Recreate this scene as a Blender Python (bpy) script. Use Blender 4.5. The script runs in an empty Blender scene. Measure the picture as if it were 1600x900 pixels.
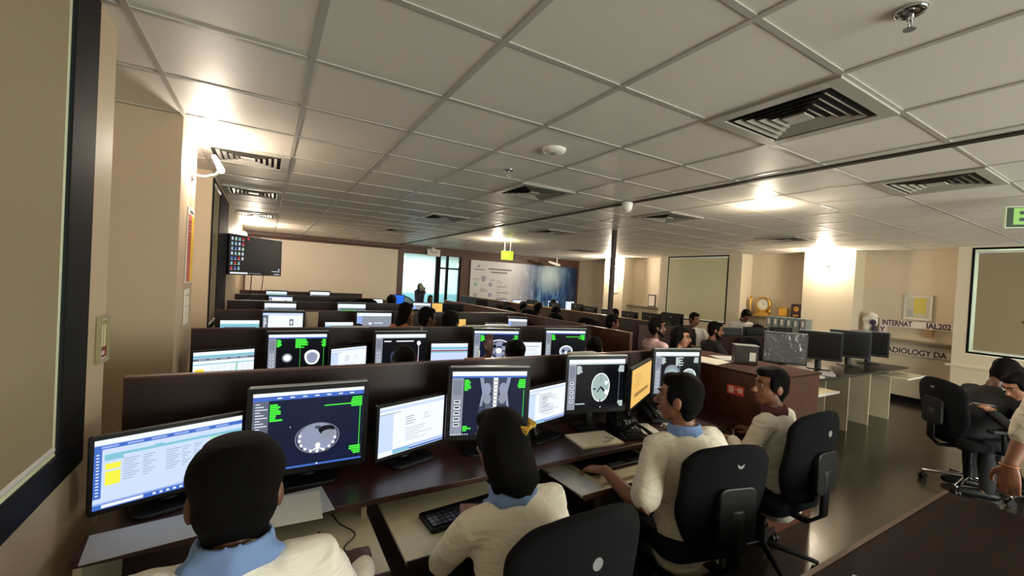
import bpy, math, random
from mathutils import Vector as V, Matrix as M4, Euler
random.seed(7)
SC = bpy.context.scene
COL = SC.collection
PI = math.pi
# ------------------------------------------------------------------ camera, world, exposure
cam_d = bpy.data.cameras.new('camera')
cam = bpy.data.objects.new('camera', cam_d); COL.objects.link(cam)
cam_d.sensor_width = 36.0; cam_d.lens = 656.36 / 1600 * 36.0
cam_d.clip_start = 0.03; cam_d.clip_end = 100
_y, _p, _r = math.radians(30.395), math.radians(-0.7986), math.radians(3.168)
fw = V((math.sin(_y) * math.cos(_p), math.cos(_y) * math.cos(_p), math.sin(_p)))
rt = V((math.cos(_y), -math.sin(_y), 0)); up = rt.cross(fw)
cr, sr = math.cos(_r), math.sin(_r)
X = cr * rt + sr * up; Y = -sr * rt + cr * up
m = M4(((X.x, Y.x, -fw.x, 0), (X.y, Y.y, -fw.y, 0), (X.z, Y.z, -fw.z, 1.65), (0, 0, 0, 1)))
cam.matrix_world = m
SC.camera = cam
SC.view_settings.view_transform = 'Standard'; SC.view_settings.look = 'None'
SC.view_settings.gamma = 1.0; SC.view_settings.use_curve_mapping = False
SC.view_settings.exposure = 0.22
w = bpy.data.worlds.new('daylight'); SC.world = w; w.use_nodes = True
w.node_tree.nodes['Background'].inputs[0].default_value = (0.80, 0.90, 0.82, 1)
w.node_tree.nodes['Background'].inputs[1].default_value = 3.6
CE = 2.55      # ceiling height
SCONCE_W, DOWN_W, REAR_FILL_W = 34.0, 12.0, 410.0

# ------------------------------------------------------------------ materials
def srgb(c):
    return tuple((x / 255 / 12.92) if x / 255 <= 0.04045 else ((x / 255 + 0.055) / 1.055) ** 2.4 for x in c) + (1,)
MATS = {}
def mat(name, rgb, rough=0.6, metal=0.0, noise=0.0, nscale=20.0, bump=0.0, bscale=80.0, spec=None, coat=0.0):
    if name in MATS: return MATS[name]
    m = bpy.data.materials.new(name); m.use_nodes = True; nt = m.node_tree
    b = nt.nodes['Principled BSDF']
    c = srgb(rgb)
    b.inputs['Base Color'].default_value = c
    b.inputs['Roughness'].default_value = rough; b.inputs['Metallic'].default_value = metal
    if spec is not None: b.inputs['Specular IOR Level'].default_value = spec
    if coat: b.inputs['Coat Weight'].default_value = coat; b.inputs['Coat Roughness'].default_value = 0.15
    tc = nt.nodes.new('ShaderNodeTexCoord')
    if noise:
        n = nt.nodes.new('ShaderNodeTexNoise'); n.inputs['Scale'].default_value = nscale; n.inputs['Detail'].default_value = 4
        nt.links.new(tc.outputs['Object'], n.inputs['Vector'])
        mr = nt.nodes.new('ShaderNodeMapRange'); mr.inputs['To Min'].default_value = 1 - noise; mr.inputs['To Max'].default_value = 1 + noise
        nt.links.new(n.outputs['Fac'], mr.inputs['Value'])
        mx = nt.nodes.new('ShaderNodeVectorMath'); mx.operation = 'SCALE'
        mx.inputs[0].default_value = c[:3]
        nt.links.new(mr.outputs['Result'], mx.inputs['Scale']); nt.links.new(mx.outputs['Vector'], b.inputs['Base Color'])
    if bump:
        n = nt.nodes.new('ShaderNodeTexNoise'); n.inputs['Scale'].default_value = bscale; n.inputs['Detail'].default_value = 3
        nt.links.new(tc.outputs['Object'], n.inputs['Vector'])
        bp = nt.nodes.new('ShaderNodeBump'); bp.inputs['Strength'].default_value = bump; bp.inputs['Distance'].default_value = 0.01
        nt.links.new(n.outputs['Fac'], bp.inputs['Height']); nt.links.new(bp.outputs['Normal'], b.inputs['Normal'])
    MATS[name] = m
    return m
def wood(name, rgb, rgb2, rough=0.35, axis=(1, 1, 12)):
    m = mat(name, rgb, rough); nt = m.node_tree; b = nt.nodes['Principled BSDF']
    tc = nt.nodes.new('ShaderNodeTexCoord'); mp = nt.nodes.new('ShaderNodeMapping'); mp.inputs['Scale'].default_value = axis
    n = nt.nodes.new('ShaderNodeTexNoise'); n.inputs['Scale'].default_value = 6; n.inputs['Detail'].default_value = 6; n.inputs['Distortion'].default_value = 0.6
    cr_ = nt.nodes.new('ShaderNodeValToRGB'); cr_.color_ramp.elements[0].position = 0.35; cr_.color_ramp.elements[1].position = 0.7
    cr_.color_ramp.elements[0].color = srgb(rgb); cr_.color_ramp.elements[1].color = srgb(rgb2)
    nt.links.new(tc.outputs['Object'], mp.inputs['Vector']); nt.links.new(mp.outputs['Vector'], n.inputs['Vector'])
    nt.links.new(n.outputs['Fac'], cr_.inputs['Fac']); nt.links.new(cr_.outputs['Color'], b.inputs['Base Color'])
    return m
def glow(name, rgb, s=1.0):
    if name in MATS: return MATS[name]
    m = bpy.data.materials.new(name); m.use_nodes = True; nt = m.node_tree
    b = nt.nodes['Principled BSDF']; b.inputs['Base Color'].default_value = (0.01, 0.01, 0.01, 1); b.inputs['Roughness'].default_value = 0.35
    b.inputs['Specular IOR Level'].default_value = .12; b.inputs['Emission Color'].default_value = srgb(rgb); b.inputs['Emission Strength'].default_value = s
    MATS[name] = m
    return m
def glass(name, tint=(0.85, 0.93, 0.92, 1), gl=0.08):
    m = bpy.data.materials.new(name); m.use_nodes = True; nt = m.node_tree
    out = nt.nodes['Material Output']; nt.nodes.remove(nt.nodes['Principled BSDF'])
    t = nt.nodes.new('ShaderNodeBsdfTransparent'); t.inputs[0].default_value = tint
    g = nt.nodes.new('ShaderNodeBsdfGlossy'); g.inputs['Roughness'].default_value = 0.03
    mx = nt.nodes.new('ShaderNodeMixShader'); mx.inputs[0].default_value = gl
    nt.links.new(t.outputs[0], mx.inputs[1]); nt.links.new(g.outputs[0], mx.inputs[2]); nt.links.new(mx.outputs[0], out.inputs[0])
    MATS[name] = m
    return m
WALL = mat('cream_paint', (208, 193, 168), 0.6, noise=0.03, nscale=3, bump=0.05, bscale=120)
def grid_mat(name, rgb, joint, pitch, rough, ox=0.0, oy=0.0, jw=0.004, noise=0.05, nscale=4):
    m = mat(name, rgb, rough, noise=noise, nscale=nscale, bump=0.04, bscale=200)
    nt = m.node_tree; b = nt.nodes['Principled BSDF']
    tc = nt.nodes.new('ShaderNodeTexCoord'); sp = nt.nodes.new('ShaderNodeSeparateXYZ')
    nt.links.new(tc.outputs['Object'], sp.inputs[0])
    src = b.inputs['Base Color'].links[0].from_socket
    facs = []
    for ax, off in (('X', ox), ('Y', oy)):
        a = nt.nodes.new('ShaderNodeMath'); a.operation = 'ADD'; a.inputs[1].default_value = 60 * pitch - off + jw / 2
        nt.links.new(sp.outputs[ax], a.inputs[0])
        q = nt.nodes.new('ShaderNodeMath'); q.operation = 'MODULO'; q.inputs[1].default_value = pitch
        nt.links.new(a.outputs[0], q.inputs[0])
        l = nt.nodes.new('ShaderNodeMath'); l.operation = 'LESS_THAN'; l.inputs[1].default_value = jw
        nt.links.new(q.outputs[0], l.inputs[0]); facs.append(l)
    mx = nt.nodes.new('ShaderNodeMath'); mx.operation = 'MAXIMUM'
    nt.links.new(facs[0].outputs[0], mx.inputs[0]); nt.links.new(facs[1].outputs[0], mx.inputs[1])
    mc = nt.nodes.new('ShaderNodeMix'); mc.data_type = 'RGBA'
    nt.links.new(mx.outputs[0], mc.inputs[0]); nt.links.new(src, mc.inputs[6]); mc.inputs[7].default_value = srgb(joint)
    nt.links.new(mc.outputs[2], b.inputs['Base Color'])
    return m
FLOOR = grid_mat('dark_stone_tile', (48, 43, 36), (28, 25, 22), 0.6, 0.17, 0.1, 0.2, 0.005, 0.18, 5)
CEIL = mat('ceiling_tile', (232, 226, 214), 0.5, noise=0.03, nscale=60, bump=0.06, bscale=250)
TBAR = mat('ceiling_tee_bar', (186, 181, 172), 0.3)
GAP = mat('dark_gap', (40, 30, 24), 0.6)
DWOOD = wood('dark_red_wood', (34, 16, 14), (48, 23, 19), 0.5, (1, 1, 10))
TOPW = wood('worktop_wood', (44, 24, 18), (66, 38, 27), 0.32, (1, 8, 1))
RWOOD = wood('red_brown_wood', (70, 33, 20), (88, 43, 26), 0.45, (4, 4, 1))
WWOOD = wood('wall_panel_wood', (78, 50, 38), (96, 62, 48), 0.5, (2, 2, 1))
CREAM = mat('cream_laminate', (205, 192, 160), 0.4)
TRAYM = mat('tray_laminate', (222, 212, 182), 0.35, noise=0.05)
BLACK = mat('black_plastic', (15, 15, 16), 0.45, spec=.3)
BLACKG = mat('black_gloss', (11, 11, 13), 0.2, spec=.4)
FRAMEB = mat('black_window_frame', (11, 10, 11), 0.7, spec=.15)
FAB = mat('black_chair_fabric', (16, 17, 19), 0.95, bump=0.3, bscale=300, spec=.15)
CHROME = mat('chrome', (200, 200, 205), 0.12, 1.0)
SILVER = mat('silver_plastic', (150, 152, 152), 0.35, 0.4)
PAPER = mat('white_paper', (228, 220, 208), 0.7, noise=0.03)
PAPERG = mat('grey_paper', (186, 186, 190), 0.7, noise=0.06, nscale=8)
INK = mat('ink', (60, 52, 50), 0.7)
BLIND = mat('blind_fabric', (142, 127, 98), 0.85, noise=0.05, nscale=90, bump=0.1, bscale=400)
WHITEM = mat('white_metal', (215, 212, 205), 0.4)
GOLD = mat('gold_metal', (205, 160, 70), 0.28, 0.8)
PLASTIC = mat('white_plastic', (225, 222, 212), 0.4)
GLASS = glass('clear_glass')
BOARD = mat('screen_fabric', (222, 208, 190), 0.8, noise=0.02)

# ------------------------------------------------------------------ mesh builder
class MB:
    def __init__(s): s.v = []; s.f = []; s.m = []; s.sm = []
    def add(s, vs, fs, m=0, smooth=False, mx=None):
        o = len(s.v)
        s.v += [tuple(mx @ V(p)) if mx else tuple(p) for p in vs]
        for f in fs: s.f.append([i + o for i in f]); s.m.append(m); s.sm.append(smooth)
        return s
    def box(s, x0, x1, y0, y1, z0, z1, m=0, mx=None):
        vs = [(x, y, z) for z in (z0, z1) for y in (y0, y1) for x in (x0, x1)]
        return s.add(vs, [(0, 2, 3, 1), (4, 5, 7, 6), (0, 1, 5, 4), (2, 6, 7, 3), (0, 4, 6, 2), (1, 3, 7, 5)], m, False, mx)
    def ell(s, c, r, m=0, n=16, rot=None, mx=None, zmin=-1.0):
        k = max(6, n // 2); vs = []; fs = []
        for i in range(k + 1):
            th = PI * i / k
            for j in range(n):
                a = 2 * PI * j / n
                p = V((r[0] * math.sin(th) * math.cos(a), r[1] * math.sin(th) * math.sin(a), r[2] * max(zmin, math.cos(th))))
                if rot: p = rot @ p
                vs.append(V(c) + p)
        for i in range(k):
            for j in range(n):
                a, b = i * n + j, i * n + (j + 1) % n
                fs.append((a, a + n, b + n, b))
        return s.add(vs, fs, m, True, mx)
    def tube(s, pts, r, n=10, m=0, side=None, mx=None, cap=True):
        """pts path; r number, list of numbers or list of (rx, ry); side: direction of rx"""
        pts = [V(p) for p in pts]; k = len(pts)
        if not isinstance(r, (list, tuple)): r = [r] * k
        r = [q if isinstance(q, (tuple, list)) else (q, q) for q in r]
        vs = []; fs = []; prev = V(side) if side is not None else None
        rings = []
        for i, p in enumerate(pts):
            t = (pts[min(i + 1, k - 1)] - pts[max(i - 1, 0)]).normalized()
            ref = prev if prev is not None else (V((0, 0, 1)) if abs(t.z) < 0.9 else V((1, 0, 0)))
            a = ref - t * ref.dot(t)
            if a.length < 1e-4: a = V((1, 0, 0)) - t * t.x
            a.normalize(); b = t.cross(a)
            if side is None: prev = a
            rings.append((p, t, a, b, r[i]))
        seq = list(rings)
        if cap:
            p, t, a, b, q = rings[0]; e = min(q)
            seq = [(p - t * e * .85, t, a, b, (q[0] * .5, q[1] * .5)), (p - t * e * .5, t, a, b, (q[0] * .85, q[1] * .85))] + seq
            p, t, a, b, q = rings[-1]; e = min(q)
            seq = seq + [(p + t * e * .5, t, a, b, (q[0] * .85, q[1] * .85)), (p + t * e * .85, t, a, b, (q[0] * .5, q[1] * .5))]
        for p, t, a, b, q in seq:
            for j in range(n):
                an = 2 * PI * j / n
                vs.append(p + a * q[0] * math.cos(an) + b * q[1] * math.sin(an))
        K = len(seq)
        for i in range(K - 1):
            for j in range(n):
                c, d = i * n + j, i * n + (j + 1) % n
                fs.append((c, d, d + n, c + n))
        fs.append(tuple(range(n - 1, -1, -1))); fs.append(tuple(range((K - 1) * n, K * n)))
        return s.add(vs, fs, m, True, mx)
    def cyl(s, c, r, h, n=20, m=0, r2=None, mx=None):
        r2 = r if r2 is None else r2
        vs = [(c[0] + r * math.cos(2 * PI * j / n), c[1] + r * math.sin(2 * PI * j / n), c[2]) for j in range(n)]
        vs += [(c[0] + r2 * math.cos(2 * PI * j / n), c[1] + r2 * math.sin(2 * PI * j / n), c[2] + h) for j in range(n)]
        fs = [(j, (j + 1) % n, n + (j + 1) % n, n + j) for j in range(n)]
        s.add(vs, fs, m, True, mx); s.add(vs[:n], [tuple(range(n - 1, -1, -1))], m, False, mx)
        return s.add(vs[n:], [tuple(range(n))], m, False, mx)
    def lathe(s, prof, c=(0, 0, 0), n=20, m=0, mx=None):
        vs = []; fs = []
        for r, z in prof:
            for j in range(n): vs.append((c[0] + r * math.cos(2 * PI * j / n), c[1] + r * math.sin(2 * PI * j / n), c[2] + z))
        for i in range(len(prof) - 1):
            for j in range(n):
                a, b = i * n + j, i * n + (j + 1) % n
                fs.append((a, b, b + n, a + n))
        return s.add(vs, fs, m, True, mx)
    def build(s, name, mats, parent=None, bevel=0.0, remesh=0.0, smooth=0, disp=None, subsurf=0, solid=0.0, loc=None):
        me = bpy.data.meshes.new(name); me.from_pydata(s.v, [], s.f)
        if not isinstance(mats, (list, tuple)): mats = [mats]
        for q in mats: me.materials.append(q)
        me.polygons.foreach_set('material_index', s.m); me.polygons.foreach_set('use_smooth', s.sm)
        me.update()
        o = bpy.data.objects.new(name, me); COL.objects.link(o)
        if parent: o.parent = parent
        if loc: o.location = loc
        if solid:
            q = o.modifiers.new('solid', 'SOLIDIFY'); q.thickness = solid; q.offset = 0
        if subsurf:
            q = o.modifiers.new('sub', 'SUBSURF'); q.levels = subsurf; q.render_levels = subsurf
        if remesh:
            q = o.modifiers.new('remesh', 'REMESH'); q.mode = 'VOXEL'; q.voxel_size = remesh; q.use_smooth_shade = True
        if smooth:
            q = o.modifiers.new('smooth', 'SMOOTH'); q.factor = 0.6; q.iterations = smooth
        if disp:
            tx = bpy.data.textures.new('folds', 'CLOUDS'); tx.noise_scale = disp[1]
            q = o.modifiers.new('folds', 'DISPLACE'); q.texture = tx; q.strength = disp[0]; q.mid_level = 0.5
        if bevel:
            q = o.modifiers.new('bevel', 'BEVEL'); q.width = bevel; q.segments = 2; q.limit_method = 'ANGLE'
        return o
def tag(o, label=None, cat=None, group=None, kind=None):
    if label: o['label'] = label
    if cat: o['category'] = cat
    if group: o['group'] = group
    if kind: o['kind'] = kind
    return o
def thing(name, label, cat, loc=(0, 0, 0), rz=0.0, group=None):
    o = bpy.data.objects.new(name, None); COL.objects.link(o); o.location = loc; o.rotation_euler = (0, 0, rz)
    o.empty_display_size = 0.1
    return tag(o, label, cat, group)
def struct(name, mb, mats, parent=None, **k):
    o = mb.build(name, mats, parent, **k)
    if parent is None: o['kind'] = 'structure'
    return o
def copy_tree(o, parent=None):
    c = o.copy(); COL.objects.link(c)
    if parent: c.parent = parent
    for ch in list(o.children): copy_tree(ch, c)
    return c
def rbox(mb, x0, x1, y0, y1, z0, z1, r, m=0, mx=None, n=4, axis='z'):
    """box with rounded corners in the plane across axis"""
    def ring(a0, a1, b0, b1):
        out = []
        for cx, cy, st in ((a1 - r, b1 - r, 0), (a0 + r, b1 - r, 1), (a0 + r, b0 + r, 2), (a1 - r, b0 + r, 3)):
            for i in range(n + 1):
                an = PI / 2 * (st + i / n); out.append((cx + r * math.cos(an), cy + r * math.sin(an)))
        return out
    if axis == 'z': R = ring(x0, x1, y0, y1); A = [(a, b, z0) for a, b in R]; B = [(a, b, z1) for a, b in R]
    elif axis == 'y': R = ring(x0, x1, z0, z1); A = [(a, y1, b) for a, b in R]; B = [(a, y0, b) for a, b in R]
    else: R = ring(y0, y1, z0, z1); A = [(x0, a, b) for a, b in R]; B = [(x1, a, b) for a, b in R]
    N = len(R)
    mb.add(A + B, [(i, (i + 1) % N, N + (i + 1) % N, N + i) for i in range(N)] + [tuple(range(N - 1, -1, -1)), tuple(range(N, 2 * N))], m, False, mx)
    return mb
def text_mesh(name, body, size, material, parent, mx, extrude=0.001, align='LEFT', xscale=1.0):
    cu = bpy.data.curves.new(name, 'FONT'); cu.body = body; cu.size = size; cu.extrude = extrude; cu.align_x = align; cu.align_y = 'CENTER'
    cu.offset = size * 0.03
    cu.materials.append(material)
    o = bpy.data.objects.new(name, cu); COL.objects.link(o)
    bpy.context.view_layer.update()
    me = bpy.data.meshes.new_from_object(o.evaluated_get(bpy.context.evaluated_depsgraph_get()))
    bpy.data.objects.remove(o); me.name = name
    o = bpy.data.objects.new(name, me); COL.objects.link(o)
    if parent: o.parent = parent
    o.matrix_local = mx @ M4.Diagonal((xscale, 1, 1, 1))
    return o
RX90 = M4.Rotation(PI / 2, 4, 'X')
def light(name, kind, loc, power, color, size=0.1, rot=None, parent=None):
    L = bpy.data.lights.new(name, kind); L.energy = power; L.color = color
    if kind == 'AREA': L.shape = 'DISK'; L.size = size
    else: L.shadow_soft_size = size
    o = bpy.data.objects.new(name, L); COL.objects.link(o); o.location = loc
    if rot: o.rotation_euler = rot
    if parent: o.parent = parent
    return o

# ------------------------------------------------------------------ room shell
b = MB(); b.box(-1.2, 10.2, -4.2, 15.6, -0.06, 0.0); struct('floor', b, FLOOR)
b = MB(); b.box(-1.2, 10.2, -4.2, 15.6, CE, CE + 0.05); ceil = struct('ceiling', b, CEIL)
XL = [-0.465 + 0.6 * i for i in range(7)]; XR = [3.9 + 0.6 * i for i in range(9)]
YL = [2.01 + 0.6 * j for j in range(-10, 17)]
b = MB()
for x in XL: b.box(x - .012, x + .012, -4, 12.1, CE - .005, CE + .002)
for y in YL: b.box(-0.95, 3.2, y - .012, y + .012, CE - .004, CE + .002)
for x in XR: b.box(x - .008, x + .008, -4, 12.1, CE - .003, CE + .002)
for y in YL: b.box(3.3, 9.9, y - .008, y + .008, CE - .003, CE + .002)
b.build('ceiling_grid', TBAR, ceil)
b = MB(); b.box(3.225, 3.275, -4, 12.1, CE - .012, CE + .002); struct('trim_1', b, GAP)

def wall_boxes(segs, side, xo):
    b = MB()
    for (y0, y1, x, z0, z1) in segs:
        if side < 0: b.box(xo, x, y0, y1, z0, z1)
        else: b.box(x, xo, y0, y1, z0, z1)
    return b
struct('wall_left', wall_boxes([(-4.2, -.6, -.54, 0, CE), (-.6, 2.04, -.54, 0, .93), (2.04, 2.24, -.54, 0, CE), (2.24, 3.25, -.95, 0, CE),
    (3.25, 3.86, -.47, 0, CE), (3.86, 4.94, -.60, 0, CE), (4.94, 5.03, -.475, 0, CE), (5.0, 6.86, -.47, 0, 1.0), (5.0, 6.86, -.47, 2.5, CE), (6.86, 12.2, -.47, 0, CE)], -1, -1.15), mat('shaded_cream_paint', (186, 164, 136), .6, noise=.03, nscale=3, bump=.05, bscale=120))  # same cream paint, with dimmer light put into its colour
struct('wall_right', wall_boxes([(-4.2, -.6, 8.95, 0, CE), (-.6, 1.935, 8.95, 0, .965), (-.6, 1.935, 8.95, 2.53, CE), (1.935, 2.08, 8.95, 0, CE),
    (2.08, 3.35, 9.35, 0, CE), (3.35, 4.17, 8.95, 0, CE), (4.17, 5.4, 9.35, 0, CE), (5.4, 5.7, 8.95, 0, CE), (5.7, 7.35, 8.95, 0, .965),
    (5.7, 7.35, 8.95, 2.53, CE), (7.35, 7.6, 8.95, 0, CE), (7.6, 8.9, 9.35, 0, CE), (8.9, 9.7, 8.95, 0, CE), (9.7, 12.2, 9.9, 0, CE)], 1, 10.15), WALL)
b = MB(); b.box(-1.2, 1.5, -4.3, -4.2, 0, CE); b.box(7.7, 10.2, -4.3, -4.2, 0, CE); b.box(1.5, 7.7, -4.3, -4.2, 0, .4); b.box(1.5, 7.7, -4.3, -4.2, 2.5, CE); struct('wall_front', b, WALL)
e = bpy.data.objects.new('window_5', None); COL.objects.link(e); e['kind'] = 'structure'  # added unseen window, made up to house the rear fill light
b = MB()
for k in range(6): b.box(1.5 + 6.2 * k / 5 - .03, 1.5 + 6.2 * k / 5 + .03, -4.26, -4.22, .4, 2.5)
b.box(1.5, 7.7, -4.26, -4.22, .4, .45); b.box(1.5, 7.7, -4.26, -4.22, 2.45, 2.5); b.build('window_frame', FRAMEB, e)
b = MB(); b.box(1.5, 7.7, -4.245, -4.24, .4, 2.5); b.build('window_glass', GLASS, e)
b = MB(); b.box(-1.15, 3.42, 12.1, 12.25, 0, CE); b.box(3.42, 5.22, 12.1, 12.25, 2.33, CE); b.box(5.22, 10.15, 12.1, 12.25, 0, CE)
b.box(-.46, 9.85, 12.03, 12.1, 2.46, CE - .01)
struct('wall_back', b, WWOOD)
b = MB(); b.box(8.93, 8.95, -.6, 2.14, .76, .79); struct('trim_6', b, WALL)
b = MB(); b.box(8.93, 8.95, 2.0, 2.14, 0, .1); b.box(9.33, 9.35, 2.14, 3.35, 0, .1); b.box(8.935, 8.95, 3.35, 4.17, 0, .1)
b.box(8.935, 8.95, -4.2, 2.14, 0, .1)
struct('baseboard_right', b, FRAMEB)

# windows: frame, glass; the blinds hang in front and are things of their own
def window(n, xf, sgn, y0, y1, z0, z1, fr, xg, jamb_extra=(0, 0)):
    e = bpy.data.objects.new('window_%d' % n, None); COL.objects.link(e); e['kind'] = 'structure'
    b = MB(); xs = sorted((xf, xf + sgn * .012))
    b.box(xs[0], xs[1], y0, y1, z0, z0 + fr); b.box(xs[0], xs[1], y0, y1, z1 - .03, z1)
    b.box(xs[0], xs[1], y0, y0 + fr + jamb_extra[0], z0 + fr, z1 - .03); b.box(xs[0], xs[1], y1 - fr - jamb_extra[1], y1, z0 + fr, z1 - .03)
    b.build('window_frame', FRAMEB, e, bevel=.004)
    b = MB(); b.box(xg - .003, xg + .003, y0 + fr / 2, y1 - fr / 2, z0 + fr / 2, z1 - .02); b.build('window_glass', GLASS, e)
window(1, -.535, -1, -.6, 2.04, .93, CE, .10, -.556, (0, .11))
window(2, -.465, -1, 5.0, 6.86, 1.0, 2.5, .05, -.486, (0, 1.15))
window(3, 8.945, 1, 5.7, 7.35, .965, 2.53, .03, 8.966)
window(4, 8.945, 1, -.6, 1.935, .975, 2.53, .03, 8.966)
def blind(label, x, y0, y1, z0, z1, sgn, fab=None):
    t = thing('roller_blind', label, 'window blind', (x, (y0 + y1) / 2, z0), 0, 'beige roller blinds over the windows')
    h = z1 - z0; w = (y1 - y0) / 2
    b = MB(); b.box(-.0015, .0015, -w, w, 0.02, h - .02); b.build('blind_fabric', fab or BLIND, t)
    b = MB(); b.tube([(0, -w, .012), (0, w, .012)], .009, 8); b.build('bottom_bar', WHITEM, t)
    b = MB(); b.tube([(0, -w, h - .02), (0, w, h - .02)], .017, 10); b.build('roller_tube', WHITEM, t)
blind('large beige roller blind at the left edge, nearest the camera, in a thick black frame', -.541, -.48, 1.79, 1.05, 2.535, -1)
blind('narrow beige roller blind beyond the bright left column beside the hanging television', -.4705, 5.06, 5.60, 1.06, 2.46, -1)
blind('pale beige roller blind between the two trophy niches, with daylight along its left edge', 8.951, 5.732, 7.30, 1.0, 2.497, 1, mat('lit_blind_fabric', (206, 200, 164), .85, noise=.04, nscale=90))  # same blind fabric, paler to paint in the stronger light on it
blind('beige roller blind at the right edge of the room with bright daylight at its side', 8.951, -.55, 1.865, 1.015, 2.48, 1)

# office behind the glass
b = MB(); b.box(2.0, 7.5, 15.3, 15.4, 0, CE); b.box(2.0, 2.1, 12.25, 15.3, 0, CE); b.box(7.4, 7.5, 12.25, 15.3, 0, CE)
struct('wall_office', b, mat('office_white', (226, 234, 230), 0.5))
b = MB()
for z in (0.75,): b.box(2.1, 7.4, 15.26, 15.3, .0, 1.05)
struct('trim_2', b, mat('office_panel', (150, 190, 196), 0.4))
e = bpy.data.objects.new('door_1', None); COL.objects.link(e); e['kind'] = 'structure'
b = MB(); b.box(4.42, 4.55, 12.1, 12.2, 0, 2.33); b.box(4.75, 4.81, 12.1, 12.2, 0, 2.33); b.box(4.55, 5.2, 12.11, 12.19, 1.93, 1.98); b.box(3.42, 5.22, 12.11, 12.19, 0, .05)
b.box(5.17, 5.22, 12.1, 12.2, 0, 2.33)
b.build('door_frame', FRAMEB, e)
b = MB(); b.box(3.43, 4.42, 12.14, 12.15, .05, 2.32); b.box(4.55, 4.75, 12.14, 12.15, .05, 2.32); b.box(4.81, 5.17, 12.14, 12.15, .05, 2.32)
b.build('door_glass', GLASS, e)
b = MB(); b.box(3.0, 7.0, 13.2, 14.6, CE - .02, CE - .004); struct('trim_5', b, glow('office_light_panel', (225, 245, 250), 5.0))
light('office_light', 'AREA', (5, 13.8, CE - .05), 110, (.86, .97, 1.0), 2.0)

# pillar of dark wood in the middle
b = MB(); b.box(4.64, 4.70, 4.86, 4.92, 0, CE); struct('pillar', b, DWOOD, bevel=.004)

# ------------------------------------------------------------------ ceiling fittings
def vent(xc, yc, label, dark=False):
    t = thing('ceiling_vent', label, 'air vent', (xc, yc, CE - .004), 0, 'square louvred air vents in the ceiling')
    b = MB(); o = .30
    def ringbox(b, a, c, z0, z1):
        b.box(-a, a, -a, -c, z0, z1); b.box(-a, a, c, a, z0, z1); b.box(-a, -c, -c, c, z0, z1); b.box(c, a, -c, c, z0, z1)
    ringbox(b, .298, .235, -.012, -.001); b.build('frame', MATS['vent_frame'], t, bevel=.003)
    b = MB(); b.box(-.236, .236, -.236, .236, -.003, -.001); b.build('backing', MATS['vent_dark'], t)
    for k, a in enumerate((.205, .165, .125, .085)):
        b = MB()
        # slanted square louvre
        i, z0, z1 = a - .024, -.014, -.002
        vs = [(-a, -a, z0), (a, -a, z0), (a, a, z0), (-a, a, z0), (-i, -i, z1), (i, -i, z1), (i, i, z1), (-i, i, z1)]
        vs2 = [(x, y, z + .003) for x, y, z in vs]
        fs = [(0, 1, 5, 4), (1, 2, 6, 5), (2, 3, 7, 6), (3, 0, 4, 7)]
        b.add(vs, fs); b.add(vs2, [f[::-1] for f in fs]); b.build('louvre', MATS['vent_frame'], t)
    b = MB(); b.box(-.05, .05, -.05, .05, -.014, -.006); b.build('centre_plate', MATS['vent_frame'], t)
mat('vent_frame', (176, 172, 160), 0.4); mat('vent_dark', (22, 22, 22), 0.8)
for xc, yc, lb in [
    (2.235, 1.11, 'large square louvred vent overhead, nearest the camera'),
    (2.235, 3.51, 'louvred vent in the middle of the ceiling beside the round white disc'),
    (2.235, 5.91, 'louvred vent straight beyond the one next to the round disc'),
    (2.235, 8.31, 'small-looking louvred vent near the far cream screen'),
    (-.165, 4.11, 'brightly lit louvred vent next to the glowing wall lamp on the left'),
    (-.165, 5.91, 'dark louvred vent above the left window beyond the wall lamp'),
    (-.165, 8.31, 'louvred vent above the hanging television'),
    (4.2, 1.11, 'louvred vent at the upper right beside the green exit sign'),
    (4.2, 3.51, 'dark louvred vent left of the warm round ceiling lamp'),
    (4.2, 5.91, 'dark louvred vent in front of the yellow-green hanging sign'),
    (6.9, 3.51, 'dark louvred vent above the trophy niche on the right'),
    (6.9, 8.31, 'dark louvred vent near the far end of the blue mural')]:
    vent(xc, yc, lb)
def downlight(x, y, label, power, vis=True):
    t = thing('ceiling_lamp', label, 'ceiling lamp', (x, y, CE), 0, 'round recessed warm ceiling lamps')
    b = MB(); b.lathe([(.085, -.001), (.088, -.008), (.080, -.010), (.075, -.004)], n=28); b.build('trim_ring', WHITEM, t)
    b = MB(); b.cyl((0, 0, -.012), .076, .008, 28); b.build('diffuser', glow('warm_lamp', (255, 214, 140), 9.0), t)
    light('lamp_light', 'POINT', (0, 0, -.16), power, (1, .86, .66), .07, None, t); light('lamp_light', 'AREA', (0, 0, -.02), power * 2, (1, .84, .62), .15, None, t)
downlight(4.214, 2.35, 'glowing round ceiling lamp to the right of the middle', DOWN_W)
downlight(4.25, 7.98, 'glowing round ceiling lamp behind the yellow-green hanging sign', DOWN_W * 2.5)
rear = light('added_rear_fill', 'AREA', (4.6, -4.16, 1.45), REAR_FILL_W, (1, .94, .87), 1.0, (PI / 2 + .55, 0, 0))  # added fill light behind the camera, tilted up to brighten the ceiling
rear.data.shape = 'RECTANGLE'; rear.data.size = 6.0; rear.data.size_y = 2.0

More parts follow.
